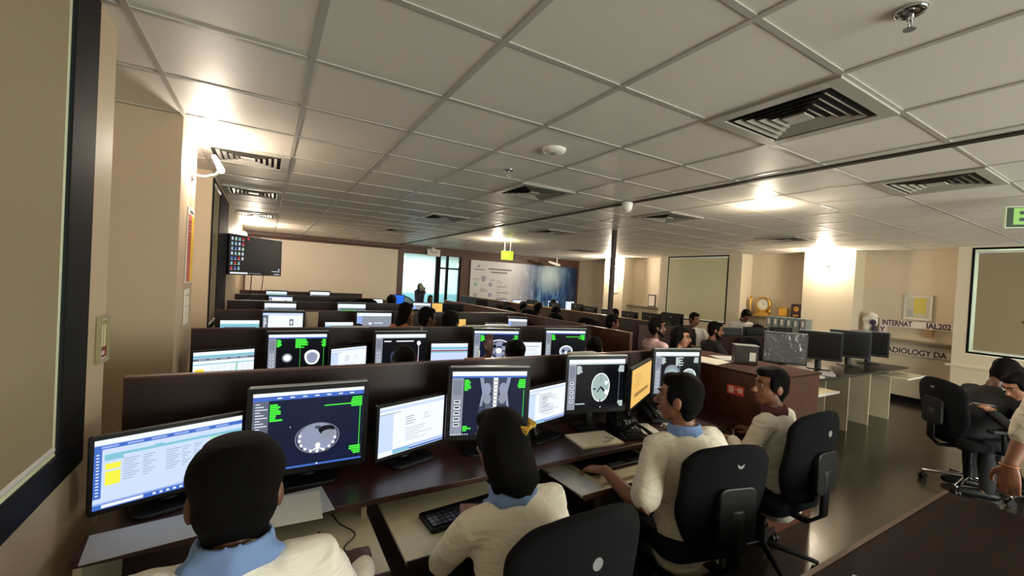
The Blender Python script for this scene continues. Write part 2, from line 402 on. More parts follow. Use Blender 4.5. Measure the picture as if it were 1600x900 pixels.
def sconce(loc, sgn, label, power, style):
    t = thing('wall_lamp', label, 'wall lamp', loc, 0, 'glowing lamps on the columns')
    G = glow('sconce_glow', (255, 236, 205), 22.0)
    if style == 'arm':
        b = MB(); b.lathe([(0, 0), (.04, 0), (.04, .012), (0, .014)], n=20, mx=M4.Rotation(PI / 2 * sgn, 4, 'Y')); b.build('wall_plate', PLASTIC, t)
        pts = [(sgn * .01, 0, 0), (sgn * .07, 0, -.005), (sgn * .13, 0, .02), (sgn * .165, 0, .06)]
        b = MB(); b.tube(pts, .010, 8); b.build('arm', PLASTIC, t)
        b = MB(); b.tube([(sgn * .165, 0, .06), (sgn * .15, 0, .095), (sgn * .12, 0, .15)], [.022, .018, .014], 12); b.build('bulb', G, t)
        light('lamp_light', 'POINT', (sgn * .10, 0, .10), power, (1, .86, .72), .04, None, t)
    else:
        b = MB(); b.box(min(0, sgn * .05), max(0, sgn * .05), -.03, .03, -.09, -.07); b.build('bracket', SILVER, t)
        b = MB(); b.ell((sgn * .06, 0, 0), (.055, .09, .06), 0, 20); b.build('diffuser', G, t)
        light('lamp_light', 'POINT', (sgn * .22, 0, .02), power, (1, .86, .68), .06, None, t)
sconce((-.47, 3.66, 2.27), 1, 'white curved-arm wall lamp glowing on the left column above the poster', SCONCE_W, 'arm')
sconce((8.95, 3.76, 2.36), -1, 'glowing wall lamp on the wide right-hand column beside the trophies', 46, 'dome')
sconce((-.47, 9.9, 2.3), 1, 'glowing wall lamp on the far left wall beyond the television', 70, 'dome')
sconce((8.95, 9.25, 2.3), -1, 'glowing wall lamp on the far column behind the thin dark pillar', 120, 'dome')

t = thing('smoke_detector', 'flat round white disc on the ceiling above the workstations', 'detector', (1.62, 2.31, CE))
b = MB(); b.lathe([(0, -.03), (.05, -.028), (.075, -.016), (.08, 0)], n=28); b.build('cover', PLASTIC, t)
b = MB(); b.lathe([(0, -.034), (.02, -.033), (.022, -.028)], n=16); b.build('sensor', SILVER, t)
def sprinkler(x, y, label):
    t = thing('sprinkler', label, 'sprinkler', (x, y, CE), 0, 'ceiling sprinklers')
    b = MB(); b.lathe([(.03, 0), (.042, -.003), (.036, -.012), (.018, -.008)], n=24); b.build('escutcheon', CHROME, t)
    b = MB(); b.cyl((0, 0, -.032), .009, .03, 12); b.tube([(-.012, 0, -.03), (-.010, 0, -.05), (0, 0, -.058)], .0025, 6); b.tube([(.012, 0, -.03), (.010, 0, -.05), (0, 0, -.058)], .0025, 6)
    b.build('frame', CHROME, t)
    b = MB(); b.cyl((0, 0, -.062), .016, .003, 16); b.build('deflector', SILVER, t)
sprinkler(1.667, .527, 'chrome sprinkler head at the very top right, nearest the camera')
sprinkler(1.644, 2.958, 'small sprinkler head beyond the round white disc')
sprinkler(4.0, 8.9, 'tiny sprinkler head near the yellow-green hanging sign')
t = thing('dome_camera', 'white cup-shaped dome camera hanging on the dark ceiling strip', 'security camera', (3.2, 3.19, CE - .012))
b = MB(); b.lathe([(.055, 0), (.056, -.03), (.048, -.07), (.03, -.095), (0, -.1)], n=24); b.build('housing', PLASTIC, t)
t = thing('dome_camera', 'small white camera fixed above the glass doorway over a white plate', 'security camera', (4.25, 12.0, 2.5))
b = MB(); b.cyl((0, 0, -.05), .06, .09, 16); b.build('housing', PLASTIC, t)
b = MB(); b.box(-.2, .2, -.02, 0, -.02, .19); t = thing('door_sign', 'white sign plate above the glass doorway', 'sign', (4.28, 12.02, 2.31)); b.build('plate', PLASTIC, t, bevel=.004)
b = MB(); b.box(-.13, .13, -.023, -.02, .11, .125); b.box(-.1, .1, -.023, -.02, .07, .085); b.build('lettering', mat('grey_ink', (150, 120, 110), .7), t)
t = thing('dome_camera', 'white bullet camera on a stem below the ceiling near the blue mural', 'security camera', (8.3, 11.3, CE))
b = MB(); b.cyl((0, 0, -.2), .015, .2, 10); b.build('stem', PLASTIC, t)
b = MB(); b.tube([(-.32, 0, -.17), (.0, 0, -.24), (.1, 0, -.25)], [.04, .055, .04], 12); b.build('housing', PLASTIC, t)

# ---- hanging signs
t = thing('exit_sign', 'lit yellow-green sign hanging on two cords in front of the far mural', 'exit sign', (4.634, 8.194, 2.24), -.10)
b = MB(); rbox(b, -.14, .14, -.018, .018, -.1, .1, .01, axis='y'); b.build('panel', glow('exit_lit', (205, 232, 40), 1.0), t)
b = MB(); b.tube([(-.07, 0, .1), (-.07, 0, .31)], .005, 6); b.build('cord', PLASTIC, t)
b = MB(); b.tube([(.07, 0, .1), (.07, 0, .31)], .005, 6); b.build('cord', PLASTIC, t)
text_mesh('lettering', 'EXIT', .11, mat('dark_green_ink', (90, 130, 10), .6), t, M4.Translation((0, -.0195, 0)) @ RX90, align='CENTER')
light('sign_light', 'POINT', (4.62, 8.05, 2.42), 1.2, (.8, 1, .15), .05)
t = thing('exit_sign', 'green EXIT sign cut by the right edge of the picture, below the ceiling', 'exit sign', (5.14, .74, 2.375), 0)
t.rotation_euler = (0, 0, -1.0)
b = MB(); rbox(b, -.22, .22, -.015, .015, -.085, .085, .004, axis='y'); b.build('frame', mat('sign_frame', (190, 200, 170), .4), t)
b = MB(); b.box(-.212, .212, -.0165, -.014, -.077, .077); b.build('panel', mat('sign_green', (22, 48, 22), .4), t)
text_mesh('lettering', 'EXIT', .175, glow('exit_letters', (170, 220, 120), .75), t, M4.Translation((-.185, -.0175, 0)) @ RX90, xscale=1.15)
b = MB(); b.tube([(-.1, 0, .085), (-.1, 0, .17)], .004, 6); b.build('cord', PLASTIC, t)
b = MB(); b.tube([(.1, 0, .085), (.1, 0, .17)], .004, 6); b.build('cord', PLASTIC, t)

# ------------------------------------------------------------------ wall items
t = thing('projection_screen', 'large plain cream screen covering the far wall left of the glass doorway', 'projection screen', (1.4, 12.06, .95))
b = MB(); b.box(-1.83, 1.83, -.012, 0, 0, 1.47); b.build('fabric', BOARD, t)
b = MB(); b.tube([(-1.85, -.02, 1.48), (1.85, -.02, 1.48)], .03, 10); b.build('roller_case', WWOOD, t)
# mural
def mural():
    t = thing('wall_mural', 'wide printed mural, white with round icons at left and a blue glowing scene at right', 'mural', (5.53, 12.06, .76))
    W, H = 4.25, 1.52
    m = bpy.data.materials.new('mural_print'); m.use_nodes = True; nt = m.node_tree; bs = nt.nodes['Principled BSDF']; bs.inputs['Roughness'].default_value = .35
    tc = nt.nodes.new('ShaderNodeTexCoord'); mp = nt.nodes.new('ShaderNodeMapping'); mp.inputs['Scale'].default_value = (3.2, 1, .8)
    n = nt.nodes.new('ShaderNodeTexNoise'); n.inputs['Scale'].default_value = 2.2; n.inputs['Detail'].default_value = 7; n.inputs['Distortion'].default_value = .8
    nt.links.new(tc.outputs['Object'], mp.inputs[0]); nt.links.new(mp.outputs[0], n.inputs['Vector'])
    r = nt.nodes.new('ShaderNodeValToRGB'); el = r.color_ramp.elements
    el[0].position = .3; el[0].color = srgb((14, 30, 62)); el[1].position = .75; el[1].color = srgb((150, 190, 215))
    q = el.new(.5); q.color = srgb((44, 92, 150))
    nt.links.new(n.outputs['Fac'], r.inputs['Fac'])
    # bright patch
    vm = nt.nodes.new('ShaderNodeVectorMath'); vm.operation = 'DISTANCE'; vm.inputs[1].default_value = (3.05, 0, 1.22)
    mp2 = nt.nodes.new('ShaderNodeMapping'); mp2.inputs['Scale'].default_value = (1, 0, 1.0); nt.links.new(tc.outputs['Object'], mp2.inputs[0])
    nt.links.new(mp2.outputs[0], vm.inputs[0])
    mr = nt.nodes.new('ShaderNodeMapRange'); mr.inputs['From Min'].default_value = .05; mr.inputs['From Max'].default_value = .75; mr.inputs['To Min'].default_value = .95; mr.inputs['To Max'].default_value = 0
    nt.links.new(vm.outputs['Value'], mr.inputs['Value'])
    mx = nt.nodes.new('ShaderNodeMix'); mx.data_type = 'RGBA'; nt.links.new(mr.outputs[0], mx.inputs[0]); nt.links.new(r.outputs[0], mx.inputs[6]); mx.inputs[7].default_value = srgb((205, 225, 225))
    # white to the left, darker navy at right end
    sp = nt.nodes.new('ShaderNodeSeparateXYZ'); nt.links.new(tc.outputs['Object'], sp.inputs[0])
    m1 = nt.nodes.new('ShaderNodeMapRange'); m1.inputs['From Min'].default_value = 1.45; m1.inputs['From Max'].default_value = 2.5
    nt.links.new(sp.outputs['X'], m1.inputs['Value'])
    mxa = nt.nodes.new('ShaderNodeMix'); mxa.data_type = 'RGBA'; nt.links.new(m1.outputs[0], mxa.inputs[0]); mxa.inputs[6].default_value = srgb((222, 222, 226)); nt.links.new(mx.outputs[2], mxa.inputs[7])
    m2 = nt.nodes.new('ShaderNodeMapRange'); m2.inputs['From Min'].default_value = 3.4; m2.inputs['From Max'].default_value = 4.2
    nt.links.new(sp.outputs['X'], m2.inputs['Value'])
    mxb = nt.nodes.new('ShaderNodeMix'); mxb.data_type = 'RGBA'; nt.links.new(m2.outputs[0], mxb.inputs[0]); nt.links.new(mxa.outputs[2], mxb.inputs[6]); mxb.inputs[7].default_value = srgb((24, 34, 60))
    nt.links.new(mxb.outputs[2], bs.inputs['Base Color'])
    b = MB(); b.box(0, W, -.015, 0, 0, H); b.build('print', m, t)
    gy = mat('mural_grey_text', (120, 116, 122), .6)
    b = MB()
    y0, y1 = -.0175, -.014
    def bar(x, z, w, h=.022): b.box(x, x + w, y0, y1, z, z + h)
    bar(.12, 1.22, .36, .03)
    bar(.62, 1.25, .86, .045); bar(.72, 1.15, .6, .045)
    for x, z, ww in [(.38, 1.03, .18), (.34, .99, .26), (.1, .93, .24), (.12, .88, .18), (.72, .93, .14), (.7, .89, .16), (.34, .58, .28), (.36, .54, .26), (.36, .62, .16), (.1, .2, .24), (.1, .16, .2), (.62, .22, .25),
                     (.95, .9, .12), (.95, .84, .22), (.95, .73, .4), (.95, .69, .36), (.95, .62, .15), (.95, .54, .4), (.95, .5, .44), (.95, .42, .12), (.95, .35, .4), (.95, .31, .42)]:
        bar(x, z, ww, .014)
    b.build('lettering', gy, t)
    def disc(b, x, z, r, m, yy, r2=0):
        n = 20; vs = [(x + r * math.cos(2 * PI * j / n), yy, z + r * math.sin(2 * PI * j / n)) for j in range(n)]
        b.add(vs, [tuple(range(n))], m)
    b = MB()
    cols = [mat('icon_purple', (70, 50, 110), .5), mat('icon_teal', (90, 160, 150), .5), mat('icon_violet', (100, 95, 150), .5), mat('icon_grey', (130, 150, 150), .5), mat('icon_indigo', (84, 96, 170), .5), mat('icon_sky', (110, 160, 190), .5), mat('icon_white', (225, 225, 230), .5)]
    for i, (x, z) in enumerate([(.46, .93), (.19, .76), (.72, .77), (.19, .42), (.71, .44), (.44, .27)]):
        disc(b, x, z, .06, i, -.0178); disc(b, x, z, .03, 6, -.0182)
    disc(b, .27, 1.34, .045, 3, -.0178)
    b.build('icon', cols, t)
mural()
# poster with coloured columns on the left column, and the paper below it
def poster(name, label, cat, loc, rz, w, h, cols, frame=None):
    t = thing(name, label, cat, loc, rz)
    b = MB(); b.box(-w / 2, w / 2, -.006, 0, -h / 2, h / 2); b.build('sheet', PAPER, t)
    b = MB(); ms = []
    for i, (x0, x1, z0, z1, c) in enumerate(cols):
        ms.append(mat('print_%d_%d_%d' % c, c, .6)); b.box(w * (x0 - .5), w * (x1 - .5), -.0075 - .0002 * i, -.0055, h * (z0 - .5), h * (z1 - .5), i)
    b.build('print', ms, t)
    if frame:
        f = MB(); g = .012
        f.box(-w / 2 - g, w / 2 + g, -.014, 0, h / 2, h / 2 + g); f.box(-w / 2 - g, w / 2 + g, -.014, 0, -h / 2 - g, -h / 2)
        f.box(-w / 2 - g, -w / 2, -.014, 0, -h / 2, h / 2); f.box(w / 2, w / 2 + g, -.014, 0, -h / 2, h / 2); f.build('frame', frame, t)
    return t
lines = [(.08, .50, .06 + .05 * i, .07 + .05 * i, (170, 76, 64)) for i in range(16)]
poster('wall_poster', 'tall poster in red, orange and yellow on the bright left column', 'poster', (-.468, 3.66, 1.78), PI / 2, .26, .52,
       [(.04, .55, .02, .9, (196, 96, 82)), (.55, .97, .02, .9, (238, 190, 40)), (.2, .8, .93, .96, (110, 110, 120))] + lines)
poster('wall_notice', 'two small pale notices taped below the colourful poster on the left column', 'notice', (-.468, 3.62, 1.36), PI / 2, .17, .24,
       [(.1, .9, .5, .52, (150, 150, 150)), (.1, .9, .8, .83, (150, 150, 150)), (.1, .6, .3, .32, (150, 150, 150))])
poster('safety_sign', 'small framed sign with bottle shapes and a red band beside the black window frame', 'sign', (-.538, 2.185, 1.345), PI / 2, .085, .155,
       [(.04, .96, .04, .96, (150, 140, 90)), (.2, .42, .3, .85, (225, 220, 190)), (.58, .8, .3, .85, (214, 206, 160)), (.04, .96, .04, .3, (120, 22, 26)), (.3, .7, .1, .2, (220, 190, 190))], mat('sign_gold', (150, 138, 100), .4))
poster('safety_sign', 'framed yellow and grey evacuation plan on the right-hand niche wall', 'sign', (9.345, 2.6, 1.6), -PI / 2, .34, .40,
       [(.06, .94, .06, .94, (196, 190, 170)), (.35, .8, .25, .9, (206, 190, 90)), (.1, .35, .1, .4, (170, 170, 170))], mat('pale_frame', (190, 186, 176), .5))
poster('wall_notice', 'sheets of white notices on the far column beside the thin pillar', 'notice', (8.945, 9.3, 1.75), -PI / 2, .42, .5,
       [(.05, .45, .5, .95, (235, 235, 235)), (.1, .4, .6, .62, (150, 150, 150)), (.55, .95, .4, .9, (240, 240, 240)), (.6, .9, .5, .53, (150, 150, 160)), (.6, .9, .7, .73, (150, 150, 160))])

# niche shelves with trophies
SHELF = mat('shelf_edge', (120, 108, 84), .5)
def shelf(label, x0, x1, y0, y1, z):
    t = tag(MB().box(x0, x1, y0, y1, z - .02, z).build('wall_shelf', SHELF, None, bevel=.003), label, 'shelf')
shelf('thin shelf in the far niche holding a framed certificate', 9.12, 9.35, 7.6, 8.9, 1.18)
shelf('thin shelf in the middle niche holding clock and trophies', 9.10, 9.35, 4.17, 5.4, 1.225)
t = thing('picture_frame', 'black-framed certificate standing on the far niche shelf', 'picture frame', (9.22, 8.05, 1.18), -PI / 2 + .1)
b = MB(); b.box(-.12, .12, -.01, .01, 0, .34); b.build('frame', BLACK, t, bevel=.003)
b = MB(); b.box(-.095, .095, -.013, -.009, .028, .312); b.build('certificate', PAPER, t)
def cup(label, loc, s, hgt):
    t = thing('trophy', label, 'trophy', loc, 0, 'trophies on the niche shelves'); t.scale = (s, s, hgt)
    b = MB(); b.box(-.05, .05, -.05, .05, 0, .04); b.cyl((0, 0, .04), .035, .02, 16); b.build('base', BLACK, t, bevel=.004)
    b = MB(); b.lathe([(.03, .06), (.012, .09), (.014, .13), (.035, .19), (.045, .25), (.03, .30), (.006, .335), (0, .34)], n=18); b.build('figure', GOLD, t)
cup('small golden oval trophy next to the framed certificate', (9.22, 7.72, 1.18), 1.0, .8)
t = thing('trophy', 'slender golden figure trophy at the left end of the middle shelf', 'trophy', (9.2, 5.30, 1.225), 0, 'trophies on the niche shelves')
b = MB(); b.box(-.05, .05, -.05, .05, 0, .05); b.build('base', GOLD, t, bevel=.004)
b = MB(); b.tube([(0, 0, .05), (0, .0, .16), (0, .02, .27), (0, .0, .36)], [.02, .014, .03, .018], 12); b.tube([(0, .02, .27), (0, -.05, .30), (0, -.04, .36)], .01, 8); b.tube([(0, .02, .27), (0, .06, .32)], .01, 8); b.ell((0, 0, .39), (.025, .025, .03)); b.build('figure', GOLD, t)
t = thing('trophy_clock', 'round golden table clock on a carved base in the middle of the niche shelf', 'clock', (9.2, 5.02, 1.225), -PI / 2)
b = MB(); b.box(-.16, .16, -.06, .06, 0, .035); b.box(-.13, .13, -.05, .05, .035, .075); b.ell((-.12, 0, .1), (.04, .03, .04)); b.ell((.12, 0, .1), (.04, .03, .04)); b.box(-.07, .07, -.035, .035, .075, .13); b.build('base', GOLD, t, bevel=.004)
RXm = M4.Translation((0, 0, .25)) @ M4.Rotation(PI / 2, 4, 'X')
b = MB(); b.lathe([(.118, -.03), (.15, -.03), (.155, 0), (.15, .035), (.125, .04), (.118, .03)], n=32, mx=RXm); b.build('rim', GOLD, t)
b = MB(); b.cyl((0, 0, -.03), .122, .055, 32, mx=RXm); b.build('dial', mat('dial_white', (235, 228, 205), .4), t)
b = MB()
for i in range(12):
    a = i * PI / 6; b.cyl((.095 * math.cos(a), .095 * math.sin(a), .025), .006, .002, 6, mx=RXm)
b.box(-.003, .003, 0, .07, .026, .029, mx=RXm); b.box(0, .05, -.003, .003, .026, .029, mx=RXm); b.build('hand', INK, t)
t = thing('trophy', 'low square golden plaque trophy right of the round clock', 'trophy', (9.2, 4.62, 1.225), -PI / 2, 'trophies on the niche shelves')
b = MB(); b.box(-.1, .1, -.04, .04, 0, .03); b.box(-.085, .085, -.02, .02, .03, .2); b.box(-.1, .1, -.028, .028, .19, .215); b.build('body', GOLD, t, bevel=.006)
t = thing('trophy', 'dark maroon shield plaque with a gold medallion at the right end of the shelf', 'trophy', (9.2, 4.32, 1.225), -PI / 2, 'trophies on the niche shelves')
b = MB(); rbox(b, -.15, .15, -.015, .015, 0, .30, .03, axis='y'); b.build('board', mat('maroon_board', (70, 18, 20), .3), t)
b = MB(); b.cyl((-.045, .20, .015), .05, .012, 24, mx=M4.Rotation(PI / 2, 4, 'X')); b.box(-.1, .0, -.025, -.014, .05, .09); b.box(.05, .12, -.028, -.014, .04, .22); b.build('medallion', GOLD, t, bevel=.002)

# banner in niche 3
def banner():
    t = thing('letter_banner', 'white paper banner reading INTERNATIONAL above RADIOLOGY DAY along the right niche shelf', 'banner', (9.30, 2.54, 0), -PI / 2)
    pk = mat('banner_paper', (222, 206, 198), .7)
    b = MB(); b.box(-.53, .44, -.012, -.006, 1.255, 1.365); b.build('strip', pk, t)
    b = MB(); b.box(-.52, .42, -.012, -.006, .80, .91); b.build('strip', pk, t)
    b = MB(); b.box(-.53, -.42, -.016, -.013, .80, 1.26); b.build('strip', pk, t)
    ink = mat('banner_ink', (58, 34, 52), .6)
    text_mesh('lettering', 'INTERNAT', .125, ink, t, M4.Translation((-.50, -.0125, 1.31)) @ RX90, xscale=.66)
    text_mesh('lettering', 'IAL202', .125, ink, t, M4.Translation((.07, -.0125, 1.31)) @ RX90, xscale=.80)
    text_mesh('lettering', 'RADIOLOGY DA', .125, mat('banner_ink_2', (60, 50, 36), .6), t, M4.Translation((-.47, -.0125, .855)) @ RX90, xscale=.86)
    for i, ch in enumerate('YDFO'): text_mesh('lettering', ch, .11, ink, t, M4.Translation((-.52 + .02 * (i % 2), -.0165, 1.19 - .105 * i)) @ RX90)
    b = MB(); b.box(.05, .16, -.03, -.005, 1.12, 1.25); b.build('tag', mat('tan_tag', (150, 120, 80), .6), t, bevel=.004)
    t = thing('paper_model', 'crumpled white paper cutout with dark patches standing at the end of the banner', 'decoration', (9.22, 3.12, 1.06), -PI / 2)
    b = MB(); b.ell((-.06, 0, .26), (.11, .06, .11)); b.ell((-.02, -.02, .35), (.08, .05, .05)); b.ell((-.08, 0, .14), (.08, .06, .1)); b.build('paper', PAPER, t, remesh=.02, disp=(.06, .08))
    b = MB(); b.ell((0, -.06, .24), (.05, .03, .05)); b.ell((.02, -.06, .12), (.04, .03, .08)); b.build('patch', mat('purple_patch', (50, 40, 66), .7), t)
banner()
b = MB(); b.box(9.12, 9.35, 2.08, 3.35, 1.03, 1.05); tag(b.build('wall_shelf', SHELF, None), 'shelf in the right-hand niche behind the dark monitors', 'shelf')

# television
t = thing('television', 'wall television showing a dark desktop with icons, hanging by the left wall', 'television', (-.135, 7.225, 1.54), math.atan2(.75, .65))
TVW = .99; TVH = .56
b = MB(); rbox(b, -TVW / 2, TVW / 2, -.02, .025, 0, TVH, .008, axis='y'); b.build('casing', BLACKG, t)
b = MB(); b.box(-.15, .15, .025, .06, .15, .4); b.box(-.03, .03, .06, .22, .24, .30); b.build('wall_bracket', BLACK, t)
TVT = t
b = MB(); b.tube([(-.18, 7.2, 1.58), (-.19, 7.22, 1.2), (-.2, 7.25, .6), (-.2, 7.26, .01)], .006, 6); tag(b.build('cable', BLACK), 'thin black cable hanging straight below the television', 'cable')
b = MB(); b.tube([(-.03, 7.37, 1.6), (-.05, 7.37, 1.3), (-.09, 7.38, 1.1), (-.1, 7.38, .6), (-.1, 7.4, 0.01)], .005, 6); tag(b.build('cable', BLACK), 'thin slanting cable hanging from the television right of the straight one', 'cable')

# ------------------------------------------------------------------ screen pictures
PAL = dict(white=(232, 238, 246, 1.0), sky=(196, 212, 246, 1.0), blue=(64, 104, 190, 1.0), navy=(16, 24, 52, 1.0), dark=(9, 11, 18, 1.0), green=(70, 230, 60, 1.0), mint=(170, 225, 190, .9),
           grey=(150, 158, 172, .8), mid=(104, 112, 130, .8), yellow=(240, 236, 70, .95), gold=(255, 214, 20, 1.0), teal=(130, 196, 214, .9), orange=(246, 196, 104, .85), brown=(190, 150, 80, .6), line=(176, 188, 214, .8), pale=(206, 222, 220, .9),
           bone=(240, 244, 240, 1.0), tissue=(150, 158, 184, .85), dtissue=(70, 78, 104, .7), lblue=(150, 176, 236, .9), red=(200, 50, 60, .9), royal=(20, 100, 230, 1.0), brain=(160, 182, 178, .95), magenta=(170, 60, 80, .8))
def pal(k): return glow('screen_' + k, PAL[k][:3], PAL[k][3])
class Scr:
    def __init__(s, w, h): s.b = MB(); s.w = w; s.h = h; s.ms = []; s.L = 0
    def mi(s, k):
        if k not in s.ms: s.ms.append(k)
        return s.ms.index(k)
    def poly(s, pts, k):
        s.L += 1; y = -.0006 - .00001 * s.L
        s.b.add([((u - .5) * s.w, y, v * s.h) for u, v in pts], [tuple(range(len(pts)))], s.mi(k))
    def r(s, x0, y0, x1, y1, k): s.poly([(x0, y0), (x1, y0), (x1, y1), (x0, y1)], k)
    def e(s, cx, cy, rx, ry, k, n=28, ph=0, wob=0.0):
        s.poly([(cx + rx * math.cos(2 * PI * i / n) * (1 + wob * math.sin(3 * 2 * PI * i / n + ph)), cy + ry * math.sin(2 * PI * i / n) * (1 + wob * math.cos(2 * 2 * PI * i / n + ph))) for i in range(n)], k)
    def text(s, x0, y0, x1, rows, dy, h, k, seed=1, right=False):
        R = random.Random(seed)
        for i in range(rows):
            l = (x1 - x0) * R.uniform(.4, 1)
            y = y0 - i * dy
            if right: s.r(x1 - l, y, x1, y + h, k)
            else: s.r(x0, y, x0 + l, y + h, k)
    def done(s, parent, name='screen', loc=None):
        return s.b.build(name, [pal(k) for k in s.ms], parent, loc=loc)
def pacs(s, gk='green', tool=.13):
    s.r(0, 0, 1, 1, 'dark'); s.r(0, .93, 1, 1, 'white'); s.r(0, .90, 1, .93, 'blue' if gk == 'green' else 'pale')
    s.r(0, .0, tool, .9, 'grey')
    for i in range(9): s.r(.02, .84 - i * .025, tool - .02, .85 - i * .025, 'mid')
    for i in range(5): s.r(.035, .5 - i * .09, tool - .035, .55 - i * .09, 'white'); s.r(.045, .515 - i * .09, tool - .045, .54 - i * .09, 'dark')
    s.text(tool + .01, .85, tool + .13, 6, .028, .022, gk, 3); s.text(.87, .85, .985, 5, .028, .022, gk, 5, True)
    s.text(.88, .12, .985, 4, .03, .024, gk, 6, True)
def draw(kind, w, h, parent):
    s = Scr(w, h)
    if kind == 'worklist':
        s.r(0, 0, 1, 1, 'sky'); s.r(0, .93, 1, 1, 'white'); s.r(0, .86, 1, .92, 'blue')
        for i in range(6): s.r(.04 + .15 * i, .875, .14 + .15 * i, .905, 'lblue')
        s.r(0, .16, .045, .86, 'blue'); s.r(.06, .74, 1, .78, 'teal'); s.r(.06, .69, .17, .74, 'teal'); s.r(.36, .765, .42, .80, 'teal')
        for i in range(14): s.r(.012, .2 + i * .045, .03, .215 + i * .045, 'white')
        s.r(.065, .56, .155, .645, 'yellow'); s.r(.065, .33, .155, .53, 'yellow')
        for i in range(9):
            z = .66 - i * .037
            for x0, x1 in ((.17, .27), (.29, .37), (.44, .54), (.55, .61), (.63, .69)): s.r(x0, z, x1 - .02 * (i % 3), z + .014, 'line')
        s.r(.75, .3, .82, .74, 'mint')
        s.r(0, 0, 1, .07, 'blue'); s.r(.05, .015, .3, .06, 'white')
        for i in range(7): s.r(.36 + .045 * i, .02, .38 + .045 * i, .05, 'white')
        s.r(0, .07, 1, .095, 'lblue')
    elif kind == 'worklist2':
        s.r(0, 0, 1, 1, 'white'); s.r(0, .82, 1, .9, 'teal'); s.r(0, .74, 1, .81, 'mid'); s.r(0, .62, 1, .65, 'teal')
        for i in range(5): s.r(.08 + .17 * i, .76, .2 + .17 * i, .79, 'line')
        s.r(.03, .1, .17, .5, 'gold'); s.r(.68, .05, .72, .62, 'mint')
        for i in range(10): s.r(.2, .1 + .05 * i, .95, .104 + .05 * i, 'line')
        for i in range(8): s.r(.2 + .1 * i, .05, .203 + .1 * i, .6, 'line')
    elif kind == 'doc' or kind == 'doc2':
        s.r(0, 0, 1, 1, 'white'); s.r(0, .9, 1, .96, 'sky'); s.r(0, .84, .3, .86, 'line'); s.r(.0, .1, .2, .84, 'sky')
        s.text(.38, .7, .62, 4, .05, .012, 'mid', 4); s.text(.66, .7, .8, 3, .05, .012, 'line', 7)
        s.text(.38, .46, .85, 6, .05, .012, 'line', 9)
        s.r(.2, .07, 1, .1, 'lblue'); s.r(.2, .01, 1, .05, 'blue'); s.r(.2, .01, .45, .07, 'teal')
        if kind == 'doc2': s.text(.3, .78, .75, 9, .06, .014, 'mid', 12)
    elif kind == 'bluedoc':
        s.r(0, 0, 1, 1, 'sky'); s.r(0, .88, 1, 1, 'white'); s.r(0, .76, 1, .85, 'teal'); s.r(0, .68, 1, .73, 'magenta'); s.r(0, .62, 1, .68, 'teal')
        for i in range(10): s.r(.05, .08 + .05 * i, .95, .085 + .05 * i, 'line')
    elif kind == 'orange':
        s.r(0, 0, 1, 1, 'orange'); s.r(.15, .22, .85, .32, 'brown'); s.text(.15, .8, .8, 5, .08, .012, 'brown', 4)
    elif kind == 'blue':
        s.r(0, 0, 1, 1, 'royal'); s.r(0, 0, 1, .06, 'navy')
    elif kind == 'white':
        s.r(0, 0, 1, 1, 'white'); s.r(.05, .8, .9, .84, 'line'); s.text(.1, .7, .9, 8, .07, .012, 'line', 5)
    elif kind == 'ct':
        s.r(0, 0, 1, 1, 'navy'); s.r(0, .955, 1, 1, 'white'); s.r(0, .90, 1, .955, 'blue'); s.r(0, 0, .13, .9, 'mid'); s.r(0, 0, 1, .025, 'blue')
        for i in range(16): s.r(.02, .86 - i * .035, .04 + .06 * ((i * 7) % 3) / 2 + .02, .87 - i * .035, 'white')
        s.text(.14, .83, .26, 8, .028, .024, 'green', 3); s.text(.86, .85, .985, 5, .028, .022, 'green', 5, True); s.r(.62, .775, .985, .79, 'green')
        s.r(.965, .2, .972, .78, 'green'); s.text(.86, .17, .985, 4, .03, .024, 'green', 6, True)
        for i in range(7): s.r(.2 + .11 * i, .92, .24 + .11 * i, .935, 'white')
        s.e(.57, .36, .205, .205, 'grey', wob=.015); s.e(.57, .36, .198, .197, 'dtissue', wob=.015); s.e(.57, .365, .178, .192, 'tissue', wob=.02)
        for i in range(11):
            a = PI * (.92 + 1.16 * i / 10) if i < 11 else 0
            s.e(.57 + .165 * math.cos(a), .36 + .178 * math.sin(a), .014, .02, 'bone', 10)
        s.e(.65, .455, .075, .065, 'dark', wob=.08); s.e(.67, .40, .07, .055, 'grey'); s.e(.57, .5, .03, .02, 'dtissue')
        s.e(.575, .26, .024, .034, 'bone'); s.poly([(.575, .245), (.52, .2), (.545, .2), (.575, .23), (.605, .2), (.63, .2)], 'bone'); s.e(.575, .21, .01, .03, 'bone')
        s.r(.565, .01, .58, .03, 'white'); s.e(.32, .54, .005, .008, 'white', 8)
    elif kind == 'coronal':
        pacs(s, 'green', .15); s.r(.15, .0, 1, .9, 'navy'); s.text(.16, .85, .27, 6, .03, .024, 'green', 3); s.text(.87, .85, .985, 5, .03, .024, 'green', 5, True)
        s.r(.965, .1, .972, .7, 'green'); s.text(.16, .12, .27, 3, .03, .024, 'green', 8)
        s.poly([(.36, .9), (.4, .66), (.37, .45), (.34, .2), (.38, .0), (.76, 0), (.82, .2), (.77, .42), (.74, .66), (.78, .9)], 'dtissue')
        s.poly([(.36, .9), (.4, .66), (.37, .45), (.4, .45), (.44, .68), (.41, .9)], 'tissue'); s.poly([(.78, .9), (.74, .66), (.77, .42), (.74, .42), (.70, .68), (.73, .9)], 'tissue')
        s.e(.46, .72, .055, .1, 'tissue'); s.e(.68, .72, .055, .1, 'tissue'); s.e(.47, .56, .05, .08, 'grey'); s.e(.67, .56, .05, .08, 'grey')
        s.poly([(.545, .9), (.555, .3), (.595, .3), (.605, .9)], 'bone')
        for i in range(9): s.r(.53, .36 + i * .06, .62, .375 + i * .06, 'grey')
